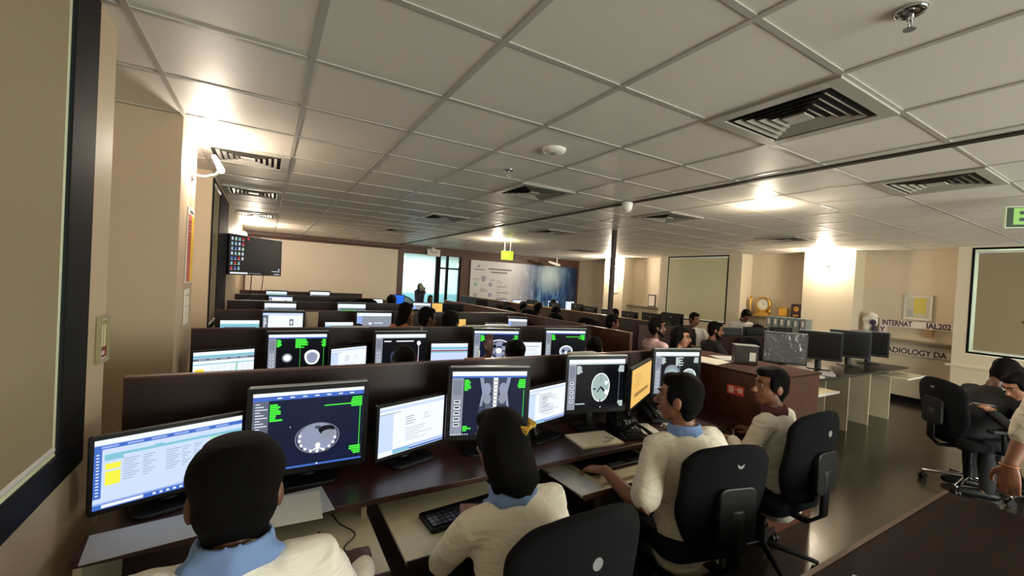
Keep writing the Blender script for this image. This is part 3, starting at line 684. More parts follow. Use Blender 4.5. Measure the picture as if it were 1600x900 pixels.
        s.e(.48, .22, .09, .15, 'bone', wob=.1); s.e(.68, .22, .09, .15, 'bone', wob=.1); s.e(.58, .2, .07, .11, 'tissue'); s.e(.58, .2, .045, .07, 'bone'); s.e(.58, .2, .03, .05, 'dtissue')
        s.e(.44, .03, .04, .06, 'bone'); s.e(.73, .03, .04, .06, 'bone')
        for i in range(5): s.r(.45, .42 + .02 * i, .52, .425 + .02 * i, 'grey')
        for i in range(8): s.r(.01 + .03 * i, .005, .025 + .03 * i, .02, 'white')
    elif kind == 'brain':
        pacs(s, 'pale'); s.e(.57, .43, .165, .30, 'bone', wob=.02); s.e(.57, .43, .15, .28, 'brain', wob=.03)
        s.r(.567, .55, .573, .72, 'dtissue'); s.poly([(.57, .46), (.5, .33), (.53, .34), (.57, .42), (.61, .36), (.66, .3), (.63, .4)], 'dark')
        s.e(.46, .4, .03, .02, 'dtissue'); s.e(.67, .52, .03, .05, 'bone', wob=.2); s.e(.68, .33, .04, .05, 'bone'); s.r(.56, .13, .58, .18, 'dark')
        s.r(.14, .1, .3, .12, 'pale'); s.r(.57, .02, .59, .04, 'white'); s.r(.9, .1, .905, .8, 'grey')
    elif kind == 'lungbrain':
        pacs(s, 'pale'); s.e(.38, .45, .16, .27, 'grey', wob=.1); s.e(.38, .42, .12, .2, 'brain', wob=.1); s.r(.555, .0, .56, .9, 'pale')
        s.e(.78, .4, .17, .2, 'bone'); s.e(.78, .4, .15, .175, 'brain')
        for i in range(5): s.e(.7 + .04 * i, .36 + .04 * (i % 2), .015, .03, 'bone')
        s.text(.46, .85, .64, 7, .03, .024, 'pale', 15)
    elif kind == 'heads':
        pacs(s); s.r(.13, 0, 1, .9, 'dark'); s.text(.14, .85, .24, 6, .03, .028, 'green', 3); s.text(.45, .87, .68, 8, .028, .024, 'green', 5); s.text(.88, .85, .985, 6, .03, .028, 'green', 7, True)
        s.r(.535, .0, .54, .9, 'green'); s.r(.95, .1, .955, .7, 'green'); s.text(.14, .14, .28, 3, .03, .028, 'green', 3); s.text(.45, .16, .6, 4, .03, .028, 'green', 5); s.text(.85, .14, .98, 3, .03, .028, 'green', 5)
        s.e(.32, .44, .085, .105, 'grey'); s.e(.32, .44, .06, .07, 'bone'); s.e(.75, .44, .135, .19, 'bone', wob=.05); s.e(.75, .43, .095, .14, 'tissue', wob=.06)
    elif kind == 'abdomen':
        pacs(s); s.r(.13, 0, 1, .9, 'navy'); s.text(.14, .85, .26, 6, .03, .028, 'green', 3); s.text(.86, .85, .985, 5, .03, .024, 'green', 9, True)
        s.e(.56, .46, .27, .3, 'bone', wob=.03); s.e(.56, .46, .24, .27, 'dtissue', wob=.03)
        for a, r_ in ((.3, .08), (1.5, .07), (2.6, .09), (3.6, .06), (4.8, .08), (5.5, .05)): s.e(.56 + .15 * math.cos(a), .46 + .17 * math.sin(a), r_, r_ * 1.2, 'tissue', wob=.15)
        s.e(.56, .42, .07, .09, 'bone', wob=.1); s.e(.46, .55, .04, .06, 'dark'); s.e(.68, .6, .05, .05, 'dark')
    elif kind == 'abdomen2':
        pacs(s); s.r(.13, 0, 1, .9, 'dark'); s.text(.14, .85, .26, 5, .035, .03, 'green', 3); s.text(.82, .85, .985, 5, .035, .03, 'green', 9, True); s.r(.5, .8, .9, .82, 'green')
        s.e(.52, .34, .17, .2, 'bone', wob=.02); s.e(.52, .34, .14, .16, 'tissue', wob=.05); s.e(.45, .36, .03, .05, 'dark'); s.e(.6, .33, .035, .05, 'dark'); s.e(.52, .3, .03, .05, 'bone')
    elif kind == 'xray':
        pacs(s, 'white'); s.r(.13, 0, 1, .9, 'dark'); s.r(.16, .8, .3, .83, 'white'); s.r(.4, .8, .75, .83, 'white'); s.e(.86, .76, .04, .06, 'bone'); s.r(.855, .2, .865, .72, 'white')
        s.text(.7, .4, .95, 5, .06, .012, 'magenta', 3); s.e(.5, .35, .2, .28, 'dtissue', wob=.1)
    elif kind == 'report':
        s.r(0, 0, 1, 1, 'white'); s.r(0, .92, 1, 1, 'sky'); s.r(0, 0, .13, .92, 'mid'); s.text(.02, .8, .11, 12, .05, .03, 'white', 3)
        s.r(.66, .55, .76, .78, 'mid'); s.e(.71, .66, .03, .07, 'white'); s.r(.66, .15, .76, .42, 'mid'); s.e(.71, .28, .03, .08, 'white')
    elif kind == 'xray2':
        s.r(0, 0, 1, 1, 'grey'); s.r(0, .88, 1, 1, 'white'); s.r(0, 0, .15, .88, 'lblue'); s.r(.5, .6, .75, .63, 'white'); s.e(.38, .6, .05, .04, 'white'); s.r(.2, .3, .35, .5, 'white'); s.e(.7, .2, .04, .1, 'white')
    elif kind == 'greenui':
        s.r(0, 0, 1, 1, 'mid'); s.r(0, .8, 1, 1, 'white'); s.text(.1, .65, .5, 6, .05, .04, 'green', 2); s.text(.4, .65, .9, 6, .05, .04, 'green', 5); s.r(0, 0, .1, .8, 'grey'); s.e(.5, .25, .2, .15, 'bone')
    elif kind == 'teal':
        s.r(0, 0, 1, 1, 'teal'); s.r(0, .85, 1, 1, 'white'); s.r(0, .5, 1, .6, 'white'); s.r(.1, .66, .9, .72, 'mid')
    elif kind == 'desktop':
        s.r(0, 0, 1, 1, 'dark'); ks = ['white', 'sky', 'blue', 'red', 'teal', 'mint', 'gold']
        R = random.Random(3)
        for i in range(4):
            for j in range(7):
                if i == 3 and j > 4: continue
                c = ks[R.randrange(6)]
                s.r(.025 + .062 * i, .88 - .125 * j, .055 + .062 * i, .94 - .125 * j, 'blue' if c == 'white' else c); s.r(.02 + .062 * i, .865 - .125 * j, .06 + .062 * i, .872 - .125 * j, 'white')
        s.r(.3, .90, .335, .97, 'red'); s.r(.02, .012, .33, .05, 'white')
        for i in range(6): s.r(.36 + .04 * i, .02, .37 + .04 * i, .04, 'white')
        s.r(.8, .1, .97, .115, 'white'); s.r(.94, .14, .965, .19, 'sky'); s.r(.85, .02, .97, .035, 'white')
    return s.done(parent)
sc_ = draw('desktop', TVW - .02, TVH - .02, TVT); sc_.location = (0, -.0205, .01)

def monitor(label, p0, p1, z0, z1, kind, group, med=True, zdesk=.75, plastic=False, logo=False):
    """p0,p1: floor plan points of the visible picture's left and right edges (seen from the front)"""
    p0, p1 = V(p0), V(p1); w = (p1 - p0).length; h = z1 - z0; c = (p0 + p1) / 2
    rz = math.atan2(p1.y - p0.y, p1.x - p0.x)
    t = thing('medical_monitor' if med else 'computer_monitor', label, 'monitor', (c.x, c.y, zdesk), rz, group)
    e = .022 if med else .014; zb = z0 - zdesk
    b = MB(); rbox(b, -w / 2 - e, w / 2 + e, 0, .022 if not med else .03, zb - e * 1.3, zb + h + e, .01, axis='y'); rbox(b, -w / 2 + .03, w / 2 - .03, .02, .05 if not med else .065, zb + .02, zb + h - .03, .02, axis='y')
    b.build('casing', BLACK, t, bevel=.003)
    if med:
        b = MB(); b.box(-w / 2 - e + .01, w / 2 + e - .01, -.004, .02, zb + h + e, zb + h + e + .006); b.build('top_cover', SILVER, t)
    if kind: s = draw(kind, w, h, t); s.location = (0, 0, zb)
    else:
        b = MB(); b.box(-w / 2, w / 2, -.001, 0, zb, zb + h); b.build('screen', BLACKG, t)
    if plastic:
        b = MB(); rbox(b, -w / 2 - .015, w / 2 + .015, -.006, -.003, zb - .01, zb + h + .015, .012, axis='y'); b.build('wrapper', PLASTW, t)
    b = MB(); b.tube([(0, .055, .012), (0, .075, zb * .5), (0, .06, zb + h * .45)], [(.035, .014)] * 3, 10, side=(1, 0, 0)); b.build('stand', BLACK, t)
    b = MB(); rbox(b, -.12, .12, -.05, .14, 0, .014, .04); b.build('foot', BLACK, t, bevel=.003)
    if logo:
        b = MB(); b.cyl((0, zb + h * .8, -.052), .012, .003, 14, mx=M4.Rotation(PI / 2, 4, 'X')); b.build('logo', SILVER, t)
    return t
# crinkled clear wrapping
PLASTW = bpy.data.materials.new('plastic_wrap'); PLASTW.use_nodes = True
_n = PLASTW.node_tree; _bs = _n.nodes['Principled BSDF']; _bs.inputs['Base Color'].default_value = srgb((70, 72, 74)); _bs.inputs['Roughness'].default_value = .16
_tc = _n.nodes.new('ShaderNodeTexCoord'); _nn = _n.nodes.new('ShaderNodeTexNoise'); _nn.inputs['Scale'].default_value = 9; _nn.inputs['Distortion'].default_value = 1.2
_bp = _n.nodes.new('ShaderNodeBump'); _bp.inputs['Strength'].default_value = .9; _bp.inputs['Distance'].default_value = .02
_n.links.new(_tc.outputs['Object'], _nn.inputs['Vector']); _n.links.new(_nn.outputs['Fac'], _bp.inputs['Height']); _n.links.new(_bp.outputs['Normal'], _bs.inputs['Normal'])

# ------------------------------------------------------------------ workstation rows
ROWN = ['nearest', 'second', 'third', 'fourth', 'fifth', 'sixth']
ROWY = [2.20, 3.78, 5.43, 7.0, 8.62, 10.2]
def desk_row(i, x0, x1, trays):
    y = ROWY[i]
    t = thing('workstation_desk', 'dark red-brown workstation bench with a tall back panel, %s row from the camera' % ROWN[i], 'desk', ((x0 + x1) / 2, y, 0), 0, 'long workstation benches')
    hw = (x1 - x0) / 2; cx = (x0 + x1) / 2
    b = MB(); b.box(-hw, hw, 0, .03, 0, 1.18); b.build('back_panel', DWOOD, t, bevel=.002)
    b = MB(); b.box(-hw, hw, -.003, .033, 1.18, 1.188); b.build('edge_trim', mat('edge_brown', (84, 50, 40), .4), t)
    b = MB(); b.box(-hw, hw, -.50, 0, .725, .75); b.build('worktop', TOPW, t, bevel=.002)
    n = max(2, round((x1 - x0) / .8))
    for k in range(n + 1):
        xx = -hw + (2 * hw - .02) * k / n; b = MB(); b.box(xx, xx + .02, -.46, 0, 0, .725); b.build('side_panel', CREAM if i == 0 else DWOOD, t)
    for (a, c, ya, yb) in trays:
        b = MB(); b.box(a - cx, c - cx, ya - y, yb - y, .648, .66, 0); b.box(a - cx, c - cx, ya - y - .006, ya - y, .64, .665, 1)
        b.build('keyboard_tray', [TRAYM, TOPW], t)
    return t
desk_row(0, -.47, 2.92, [(-.12, .40, 1.38, 1.85), (.46, .98, 1.40, 1.85), (1.33, 1.98, 1.50, 1.85), (2.30, 2.85, 1.50, 1.85)])
desk_row(1, -.45, 3.28, [(.2, .75, 3.1, 3.4), (1.2, 1.8, 3.1, 3.4), (2.1, 2.7, 3.1, 3.4)])
desk_row(2, -.45, 3.28, []); desk_row(3, -.45, 2.25, []); desk_row(4, -.45, 1.65, []); desk_row(5, -.45, 1.95, [])
t = thing('side_table', 'plain dark table below the bright blue monitor', 'table', (2.25, 8.3, 0))
b = MB(); b.box(-.6, .6, -.3, .3, .725, .75); b.build('tabletop', TOPW, t, bevel=.002)
for sx_ in (-1, 1):
    b = MB(); b.box(sx_ * .56 - .015, sx_ * .56 + .015, -.28, .28, 0, .725); b.build('side_panel', DWOOD, t)
t = thing('side_table', 'plain dark table below the yellow side-on monitor', 'table', (2.72, 6.75, 0))
b = MB(); b.box(-.45, .5, -.3, .3, .725, .75); b.build('tabletop', TOPW, t, bevel=.002)
for sx_ in (-1, 1):
    b = MB(); b.box(sx_ * .42 - .015, sx_ * .42 + .015, -.28, .28, 0, .725); b.build('side_panel', DWOOD, t)
# seam on row 2 panel shown in photo: joint strip
b = MB(); b.box(1.26, 1.275, 3.772, 3.78, .76, 1.192); tag(b.build('joint_strip', mat('pale_joint', (150, 130, 110), .5)), 'pale vertical joint strip on the second bench back panel', 'strip')

GA = 'scan monitors on the nearest workstation bench'; GB = 'document monitors on the nearest workstation bench'
monitor('monitor with blue patient worklist and yellow cells, far left of the nearest bench', (-.467, 1.88), (-.06, 2.02), .81, 1.045, 'worklist', GB, False)
monitor('large monitor showing an oval body slice in grey on navy', (-.024, 1.95), (.402, 1.95), .822, 1.145, 'ct', GA)
monitor('monitor with white text document between the body slice and spine scans', (.47, 1.92), (.825, 2.04), .815, 1.045, 'doc', GB, False)
monitor('monitor showing a full frontal spine and pelvis scan', (.84, 1.98), (1.225, 1.88), .85, 1.178, 'coronal', GA)
monitor('monitor with a white letter document right of the spine scan', (1.27, 1.93), (1.60, 2.02), .855, 1.058, 'doc2', GB, False)
monitor('monitor showing one pale oval brain slice', (1.62, 2.02), (2.02, 1.95), .885, 1.195, 'brain', GA)
monitor('monitor glowing plain orange with a document, turned sideways', (1.93, 1.80), (2.37, 2.04), .925, 1.155, 'orange', GB, False)
monitor('monitor showing a chest view beside a round brain slice, right end of the nearest bench', (2.47, 2.09), (2.84, 2.0), .895, 1.20, 'lungbrain', GA)
G2 = 'monitors on the second workstation bench'
monitor('monitor with white worklist and a gold square, left end of the second bench', (-.39, 3.42), (-.05, 3.52), .84, 1.07, 'worklist2', G2, False)
monitor('monitor with two round skull slices in green captions', (.036, 3.55), (.43, 3.55), .85, 1.165, 'heads', G2)
monitor('monitor with blank white document right of the two skull slices', (.45, 3.42), (.73, 3.54), .84, 1.065, 'doc', G2, False)
monitor('dim green-grey monitor standing behind the blank document on the second bench', (.62, 3.66), (.80, 3.66), .86, 1.075, None, G2, False)
monitor('monitor with dark x-ray page behind the seated dark-haired head, second bench', (.80, 3.52), (1.215, 3.5), .84, 1.16, 'xray', G2)
monitor('monitor with pale blue table and a thin red header line, second bench', (1.27, 3.5), (1.60, 3.46), .86, 1.075, 'bluedoc', G2, False)
monitor('monitor with large round abdomen slice in white, second bench', (1.69, 3.52), (2.12, 3.44), .86, 1.18, 'abdomen', G2)
monitor('small white document monitor between two abdomen slices, second bench', (2.18, 3.46), (2.38, 3.42), .85, 1.07, 'white', G2, False)
monitor('monitor with small round abdomen slice, right end of the second bench', (2.46, 3.46), (2.9, 3.38), .86, 1.18, 'abdomen2', G2)
G3 = 'monitors on the third workstation bench'
monitor('teal-striped monitor top, left end of the third bench', (-.38, 5.15), (-.04, 5.15), .86, 1.10, 'teal', G3, False)
monitor('monitor with white page and two small grey figures, third bench', (-.01, 5.15), (.37, 5.15), .88, 1.18, 'report', G3)
monitor('teal and white monitor beside a dark head, third bench', (.60, 5.15), (.90, 5.15), .86, 1.08, 'teal', G3, False)
monitor('grey-blue x-ray monitor left of the woman in orange', (.94, 5.15), (1.34, 5.15), .88, 1.19, 'xray2', G3)
monitor('plain pale yellow monitor right of the dark-haired head, third bench', (2.05, 5.1), (2.31, 5.1), .90, 1.125, 'orange', G3, False)
monitor('monitor with white page under the open folder, third bench', (2.60, 5.1), (2.94, 5.06), .84, 1.06, 'white', G3, False)
monitor('grey tilted monitor at the right end of the third bench', (2.94, 5.06), (3.17, 4.94), .86, 1.14, 'xray2', G3)
tag(MB().box(.39, .53, 5.2, 5.22, .75, 1.19).build('document_holder', mat('tan_card', (176, 156, 132), .7), None), 'tan card panel standing beside the white page monitor, third bench', 'card')
G4 = 'monitors on the farther workstation benches'
monitor('green captioned monitor at the left of the fourth bench', (0, 6.75), (.39, 6.75), .88, 1.17, 'greenui', G4)
monitor('green captioned monitor in the middle of the fourth bench', (.95, 6.75), (1.35, 6.75), .88, 1.18, 'greenui', G4)
monitor('white monitor top above the left green one, fifth bench', (.06, 8.35), (.42, 8.35), .9, 1.17, 'report', G4)
monitor('thin bright monitor top on the left of the sixth bench', (.02, 9.9), (.39, 9.9), .9, 1.19, 'teal', G4)
monitor('pale green monitor top in the middle of the sixth bench', (.83, 9.9), (1.21, 9.9), .9, 1.21, 'greenui', G4)
monitor('bright blue monitor before the glass doorway', (2.09, 8.2), (2.36, 8.2), 1.07, 1.27, 'blue', G4, False)
monitor('plain white monitor left of the head near the blue screen', (1.69, 8.2), (1.95, 8.2), .98, 1.18, 'white', G4, False)
monitor('yellow side-on monitor behind the man with glasses', (2.38, 6.62), (2.55, 6.60), .94, 1.23, 'orange', G4, False)
monitor('grey monitor behind the short-haired man, fourth bench', (2.10, 6.75), (2.38, 6.7), .94, 1.22, 'xray2', G4, False)
monitor('dark switched-off monitor right of the yellow side-on monitor', (2.58, 6.65), (2.90, 6.55), .92, 1.22, None, G4, False)

# ------------------------------------------------------------------ spine benches in the middle
t = thing('workstation_desk', 'long dark wood partition bench running down the room beside the aisle', 'desk', (3.33, 7.2, 0), 0, 'long partitions down the room')
b = MB(); b.box(-.02, .02, -4.05, 1.3, 0, 1.18); b.build('back_panel', RWOOD, t, bevel=.002)
b = MB(); b.box(-.025, .025, -4.05, 1.3, 1.18, 1.19); b.build('edge_trim', mat('edge_pink', (104, 66, 52), .4), t)
t = thing('workstation_desk', 'second long partition bench with black monitors, behind the thin pillar', 'desk', (5.1, 7.7, 0), 0, 'long partitions down the room')
b = MB(); b.box(.0, .03, -3.5, 4.0, 0, 1.16); b.build('back_panel', DWOOD, t)
b = MB(); b.box(.03, .6, -3.4, 4.0, .725, .75); b.build('worktop', TOPW, t)
b = MB(); b.box(-.55, .62, -3.53, -3.5, 0, 1.14); b.build('end_panel', DWOOD, t, bevel=.002)
b = MB(); b.box(-.01, .04, -3.5, 4.0, 1.16, 1.17); b.build('edge_trim', mat('edge_tan', (170, 140, 90), .35), t)
GX = 'black monitors seen from behind along the second partition'
for k, (y0, y1, z1) in enumerate([(3.85, 4.19, 1.34), (4.22, 4.57, 1.305), (4.68, 5.0, 1.29), (5.26, 5.48, 1.285), (5.62, 5.96, 1.30), (6.0, 6.32, 1.32), (6.7, 7.05, 1.29), (7.5, 7.85, 1.29)]):
    lb = ['tall black monitor back, nearest the pale blind', 'black monitor back beside the tall one near the blind', 'black monitor back right of the thin pillar', 'black monitor back left of the thin pillar',
          'black monitor back in front of the mural right end', 'black monitor back at the lower right corner of the mural', 'black monitor back below the mural, middle', 'black monitor back below the mural, farther left'][k]
    q = 1.08; z1 = 1.65 - (1.65 - z1) * q; monitor(lb, (5.06 * q, y0 * q), (5.06 * q, y1 * q), z1 - .27, z1 - .02, None, GX, False, logo=True)
GY = 'lit monitors in front of the blue mural'
monitor('black switched-off monitor before the white part of the mural', (4.33, 9.0), (4.62, 9.0), .96, 1.19, None, GY, False)
monitor('white monitor before the text part of the mural', (5.12, 9.5), (5.44, 9.5), .92, 1.17, 'report', GY, False)
monitor('pale blue monitor before the middle of the mural', (5.61, 9.5), (5.99, 9.5), .92, 1.18, 'doc', GY, False)
monitor('small grey-white monitor low before the blue mural', (6.2, 9.5), (6.52, 9.5), .88, 1.04, 'doc', GY, False)
monitor('light blue monitor before the dark end of the mural', (6.53, 9.2), (6.87, 9.2), .94, 1.2, 'worklist', GY, False)
monitor('pale white monitor at the right end of the mural', (7.13, 9.2), (7.42, 9.2), .95, 1.2, 'doc', GY, False)
t = thing('workstation_desk', 'far wooden bench below the blue mural', 'desk', (6.1, 9.7, 0), 0, 'long workstation benches')
b = MB(); b.box(-1.8, 1.8, -.5, .2, .725, .75); b.build('worktop', TOPW, t)
b = MB(); b.box(-1.8, 1.8, .1, .13, 0, .725); b.build('back_panel', DWOOD, t)

# red-brown side counter with the red sticker
t = thing('side_counter', 'red-brown wooden counter with a small red sticker at the end of the nearest bench', 'counter', (3.0, 1.95, 0))
b = MB(); b.box(0, .62, -.42, .55, 0, 1.085); b.build('body', RWOOD, t, bevel=.003)
b = MB(); b.box(-.012, .63, -.43, .56, 1.085, 1.10); b.build('top', mat('dull_counter_top', (70, 44, 36), .8, spec=.1), t, bevel=.002)
b = MB(); b.box(-.003, 0, -.02, -.018, .0, 1.085); b.build('seam', GAP, t)
b = MB(); b.box(-.003, 0, -.215, -.085, .915, .985, 0); b.box(-.0036, -.002, -.14, -.10, .925, .975, 1); b.box(-.0036, -.002, -.205, -.17, .935, .972, 1); b.box(-.0036, -.002, -.165, -.15, .95, .96, 1)
b.build('sticker', [mat('red_sticker', (214, 66, 52), .5), mat('sticker_white', (245, 200, 190), .5)], t)
def sheet(name, label, cat, x, y, z, w, d, rz, m, group=None, th=.003):
    o = MB().box(-w / 2, w / 2, -d / 2, d / 2, 0, th).build(name, m); o.location = (x, y, z); o.rotation_euler = (0, 0, rz)
    return tag(o, label, cat, group)
sheet('paper', 'loose white papers on the side counter behind the bench', 'paper', 3.12, 2.2, 1.1, .3, .42, .2, PAPER)
sheet('paper', 'single white sheet at the far edge of the side counter', 'paper', 3.42, 2.12, 1.1, .21, .3, -.5, PAPERG)
t = thing('upright_box', 'small brown wooden box with a metal lip standing on the side counter', 'box', (3.40, 1.98, 1.1), -.75)
b = MB(); b.box(-.085, .085, -.05, .05, 0, .14); b.build('body', DWOOD, t, bevel=.003)
b = MB(); b.box(-.09, .09, -.055, .055, .14, .145); b.build('lip', SILVER, t)
b = MB(); b.box(.02, .065, -.053, -.05, .02, .09); b.build('note', PAPER, t)

# right island
t = thing('workstation_desk', 'right-hand dark bench on cream side panels carrying plastic-wrapped monitors', 'desk', (6.4, 2.6, 0), 0, 'long workstation benches')
b = MB(); b.box(-1.75, 1.55, -.33, .38, .725, .75); b.build('worktop', mat('dark_top', (34, 28, 26), .3), t, bevel=.003)
b = MB(); b.box(-1.75, 1.55, .36, .38, 0, .725); b.build('back_panel', DWOOD, t)
for xx in (-1.7, -1.25, -.62, .0, .62, 1.3):
    b = MB(); b.box(xx, xx + .022, -.22, .36, 0, .725); b.build('side_panel', CREAM, t)
for a, c in ((-1.45, -.98), (.95, 1.62)):
    b = MB(); b.box(a, c, -.5, -.2, .648, .66, 0); b.box(a, c, -.506, -.5, .64, .665, 1); b.build('keyboard_tray', [TRAYM, WHITEM], t)
GR = 'dark monitors on the right-hand bench'
def facing(cx, cy, w, ang):
    d = V((math.cos(ang), math.sin(ang))) * w / 2; return (cx - d.x, cy - d.y), (cx + d.x, cy + d.y)
for lb, cx, cy, z0, z1, w_, ang, pl in [('dark monitor wrapped in crinkled clear plastic, left end of the right bench', 5.27, 2.60, .90, 1.21, .40, -.95, True),
    ('glossy black wrapped monitor with a bright reflection, second on the right bench', 6.15, 2.62, .90, 1.215, .43, -1.0, False),
    ('dark switched-off monitor, third on the right bench', 7.0, 2.62, .89, 1.215, .42, -1.0, False),
    ('plain dark monitor at the right end of the right bench', 7.62, 2.62, .89, 1.20, .40, -1.1, False)]:
    a, c = facing(cx, cy, w_, ang); monitor(lb, a, c, z0, z1, None, GR, True, plastic=pl)
def book(label, x, y, z, w, d, h, rz, m):
    t = thing('paper_stack', label, 'papers', (x, y, z), rz)
    b = MB(); 
    for k in range(3): b.box(-w / 2 + .004 * k, w / 2 + .003 * k, -d / 2, d / 2, h * k / 3, h * (k + 1) / 3 - .0006)
    b.build('sheets', m, t)
book('stack of cream papers at the left end of the right bench', 5.05, 2.36, .75, .3, .22, .03, .2, PAPER)
book('small pale pad under the second dark monitor', 5.85, 2.40, .75, .2, .15, .02, .5, PAPERG)
book('small pile of paper beneath the wrapped monitor', 5.5, 2.38, .75, .16, .12, .015, -.3, PAPER)

# second island behind
t = thing('workstation_desk', 'dark bench behind the plastic-wrapped monitors', 'desk', (7.0, 4.15, 0), 0, 'long workstation benches')
b = MB(); b.box(-1.3, 1.4, -.3, .35, .725, .75); b.build('worktop', TOPW, t)
b = MB(); b.box(-1.3, 1.4, -.32, -.3, 0, 1.0); b.build('back_panel', DWOOD, t)
GS = 'dark monitors seen from behind on the bench near the trophies'
for lb, cx, cy, ang in [('dark monitor back beside the bearded man', 6.45, 4.05, PI - .4), ('dark monitor back before the bowed standing man', 7.2, 4.05, PI - .4), ('dark monitor back below the round clock', 7.9, 4.0, PI - .4)]:
    a, c = facing(cx, cy, .42, ang); monitor(lb, a, c, .86, 1.10, None, GS, False)
t = thing('file_rack', 'row of grey ring binders standing below the trophy shelf', 'binders', (8.6, 4.2, 1.0), -PI / 2)
b = MB()
for k in range(6): b.box(-.36 + .12 * k, -.26 + .12 * k, -.12, .12, 0, .27)
b.build('binder', mat('binder_grey', (120, 128, 132), .5), t, bevel=.005)
b = MB()
for k in range(6): b.box(-.33 + .12 * k, -.29 + .12 * k, -.123, -.12, .12, .22)
b.build('spine_label', PAPER, t)
t = thing('storage_cabinet', 'low beige cabinet below the middle trophy niche', 'cabinet', (8.65, 4.4, 0))
b = MB(); b.box(-.28, .28, -.75, .75, 0, 1.0); b.build('body', CREAM, t, bevel=.004)
b = MB(); b.box(-.29, -.28, -.73, -.01, .05, .97); b.build('door', CREAM, t)
b = MB(); b.box(-.29, -.28, .01, .73, .05, .97); b.build('door', CREAM, t)

# camera-side worktop at the lower right
NEARTOP = wood('near_dark_laminate', (24, 13, 11), (34, 18, 15), .55, (1, 6, 1)); NEARTOP.node_tree.nodes['Principled BSDF'].inputs['Specular IOR Level'].default_value = .06
t = thing('workstation_desk', 'dark brown laminate worktop filling the lower right corner', 'desk', (1.9, .16, 0), 0, 'long workstation benches')
b = MB(); b.box(-.85, 1.0, -.4, .5, .72, .75); b.build('worktop', NEARTOP, t, bevel=.003)
b = MB(); b.box(-.85, 1.0, .49, .505, .716, .753); b.build('edge_trim', mat('edge_light', (84, 58, 42), .45), t)
b = MB(); b.box(-.85, 1.0, .44, .46, 0, .72); b.build('front_panel', DWOOD, t)
b = MB()
for x, y in ((-.34, .44), (-.2, .42)): b.cyl((x, y, .75), .009, .002, 14)
b.build('screw_cap', SILVER, t)

# ------------------------------------------------------------------ things on the nearest bench
def keyboard(label, x, y, z, rz, w=.43, d=.14):
    t = thing('keyboard', label, 'keyboard', (x, y, z), rz, 'black keyboards')
    b = MB(); rbox(b, -w / 2, w / 2, -d / 2, d / 2, 0, .018, .012); b.build('body', BLACK, t, bevel=.003)
    b = MB()
    for r in range(5):
        for c in range(18):
            if r == 0 and 5 < c < 11: continue
            xx = -w / 2 + .012 + c * (w - .024) / 18; yy = -d / 2 + .014 + r * (d - .024) / 5
            b.box(xx, xx + (w - .024) / 18 - .003, yy, yy + (d - .024) / 5 - .004, .018, .024)
    b.build('keys', BLACKG, t)
    return t
keyboard('black keyboard half hidden by the woman with the yellow hair clip', .80, 1.60, .66, .08)
keyboard('wide black keyboard under the hand of the man in the cream short-sleeved shirt', 1.70, 1.71, .675, .02, .44, .17)
keyboard('black keyboard deep under the right end of the nearest bench', 2.55, 1.66, .66, .05, .3, .12)
def mouse(label, x, y, z, rz):
    t = thing('computer_mouse', label, 'mouse', (x, y, z), rz, 'computer mice')
    b = MB(); b.ell((0, 0, .008), (.03, .052, .026), 0, 16, zmin=-.3); b.build('body', BLACK, t)
    b = MB(); b.cyl((0, 0, 0), .006, .012, 10, mx=M4.Translation((0, .03, .03)) @ M4.Rotation(PI / 2, 4, 'Y')); b.build('wheel', SILVER, t)
    return t
mouse('black mouse under the hand of the man on the far left', .30, 1.44, .66, .1)
mouse('dark shiny mouse under the hand of the man in profile', 2.71, 1.63, .66, .4)
def spline(P, n=8):
    P = [V(p) for p in P]; Q = [P[0]] + P + [P[-1]]; out = []
    for i in range(1, len(Q) - 2):
        for k in range(n):
            u = k / n; out.append(.5 * ((2 * Q[i]) + (Q[i + 1] - Q[i - 1]) * u + (2 * Q[i - 1] - 5 * Q[i] + 4 * Q[i + 1] - Q[i + 2]) * u * u + (3 * Q[i] - Q[i - 1] - 3 * Q[i + 1] + Q[i + 2]) * u ** 3))
    return out + [P[-1]]
b = MB(); b.tube(spline([(.30, 1.49, .67), (.28, 1.56, .668), (.33, 1.63, .668), (.29, 1.72, .668), (.27, 1.80, .67)]), .0025, 6); tag(b.build('cable', BLACK), 'thin black mouse cable on the cream tray of the left man', 'cable')
b = MB(); b.tube(spline([(.22, 1.45, .667), (.19, 1.52, .667), (.24, 1.60, .667), (.21, 1.70, .668)]), .0025, 6); tag(b.build('cable', BLACK), 'looped black cable on the cream tray, left of the mouse cable', 'cable')
sheet('paper', 'large pale grey paper sheets below the blue worklist monitor', 'paper', -.27, 1.77, .751, .36, .17, .12, PAPERG, 'loose papers on the nearest bench')
sheet('paper', 'white paper sheets with folded corner right of the left man', 'paper', .10, 1.75, .751, .24, .21, -.05, PAPER, 'loose papers on the nearest bench')
sheet('paper', 'second white sheet lying skewed under the folded one', 'paper', .12, 1.77, .7505, .26, .21, .12, PAPERG, 'loose papers on the nearest bench', .0008)
sheet('mouse_pad', 'grey-white sheet on the tray beneath the wide black keyboard', 'pad', 1.40, 1.64, .66, .17, .24, .08, PAPERG)
sheet('clipboard_pad', 'cream notebook on the tray by the wide black keyboard', 'notebook', 1.72, 1.66, .66, .5, .24, 0, CREAM, None, .015)
t = thing('notepad', 'white pad with scribbled curls lying before the brain scan monitor', 'notepad', (1.70, 1.85, .75), -.12)
b = MB(); b.box(-.14, .14, -.10, .10, 0, .010, 0); b.build('sheets', mat('cream_page', (226, 212, 180), .7), t)
b = MB()
for cx, cy, r_ in ((.06, -.06, .014), (.03, -.065, .01), (.10, -.03, .016), (.08, -.01, .009)):
    b.tube([(cx + r_ * math.cos(a * .7), cy + r_ * .7 * math.sin(a * .7), .0105) for a in range(10)], .0012, 5)
b.build('scribble', INK, t)
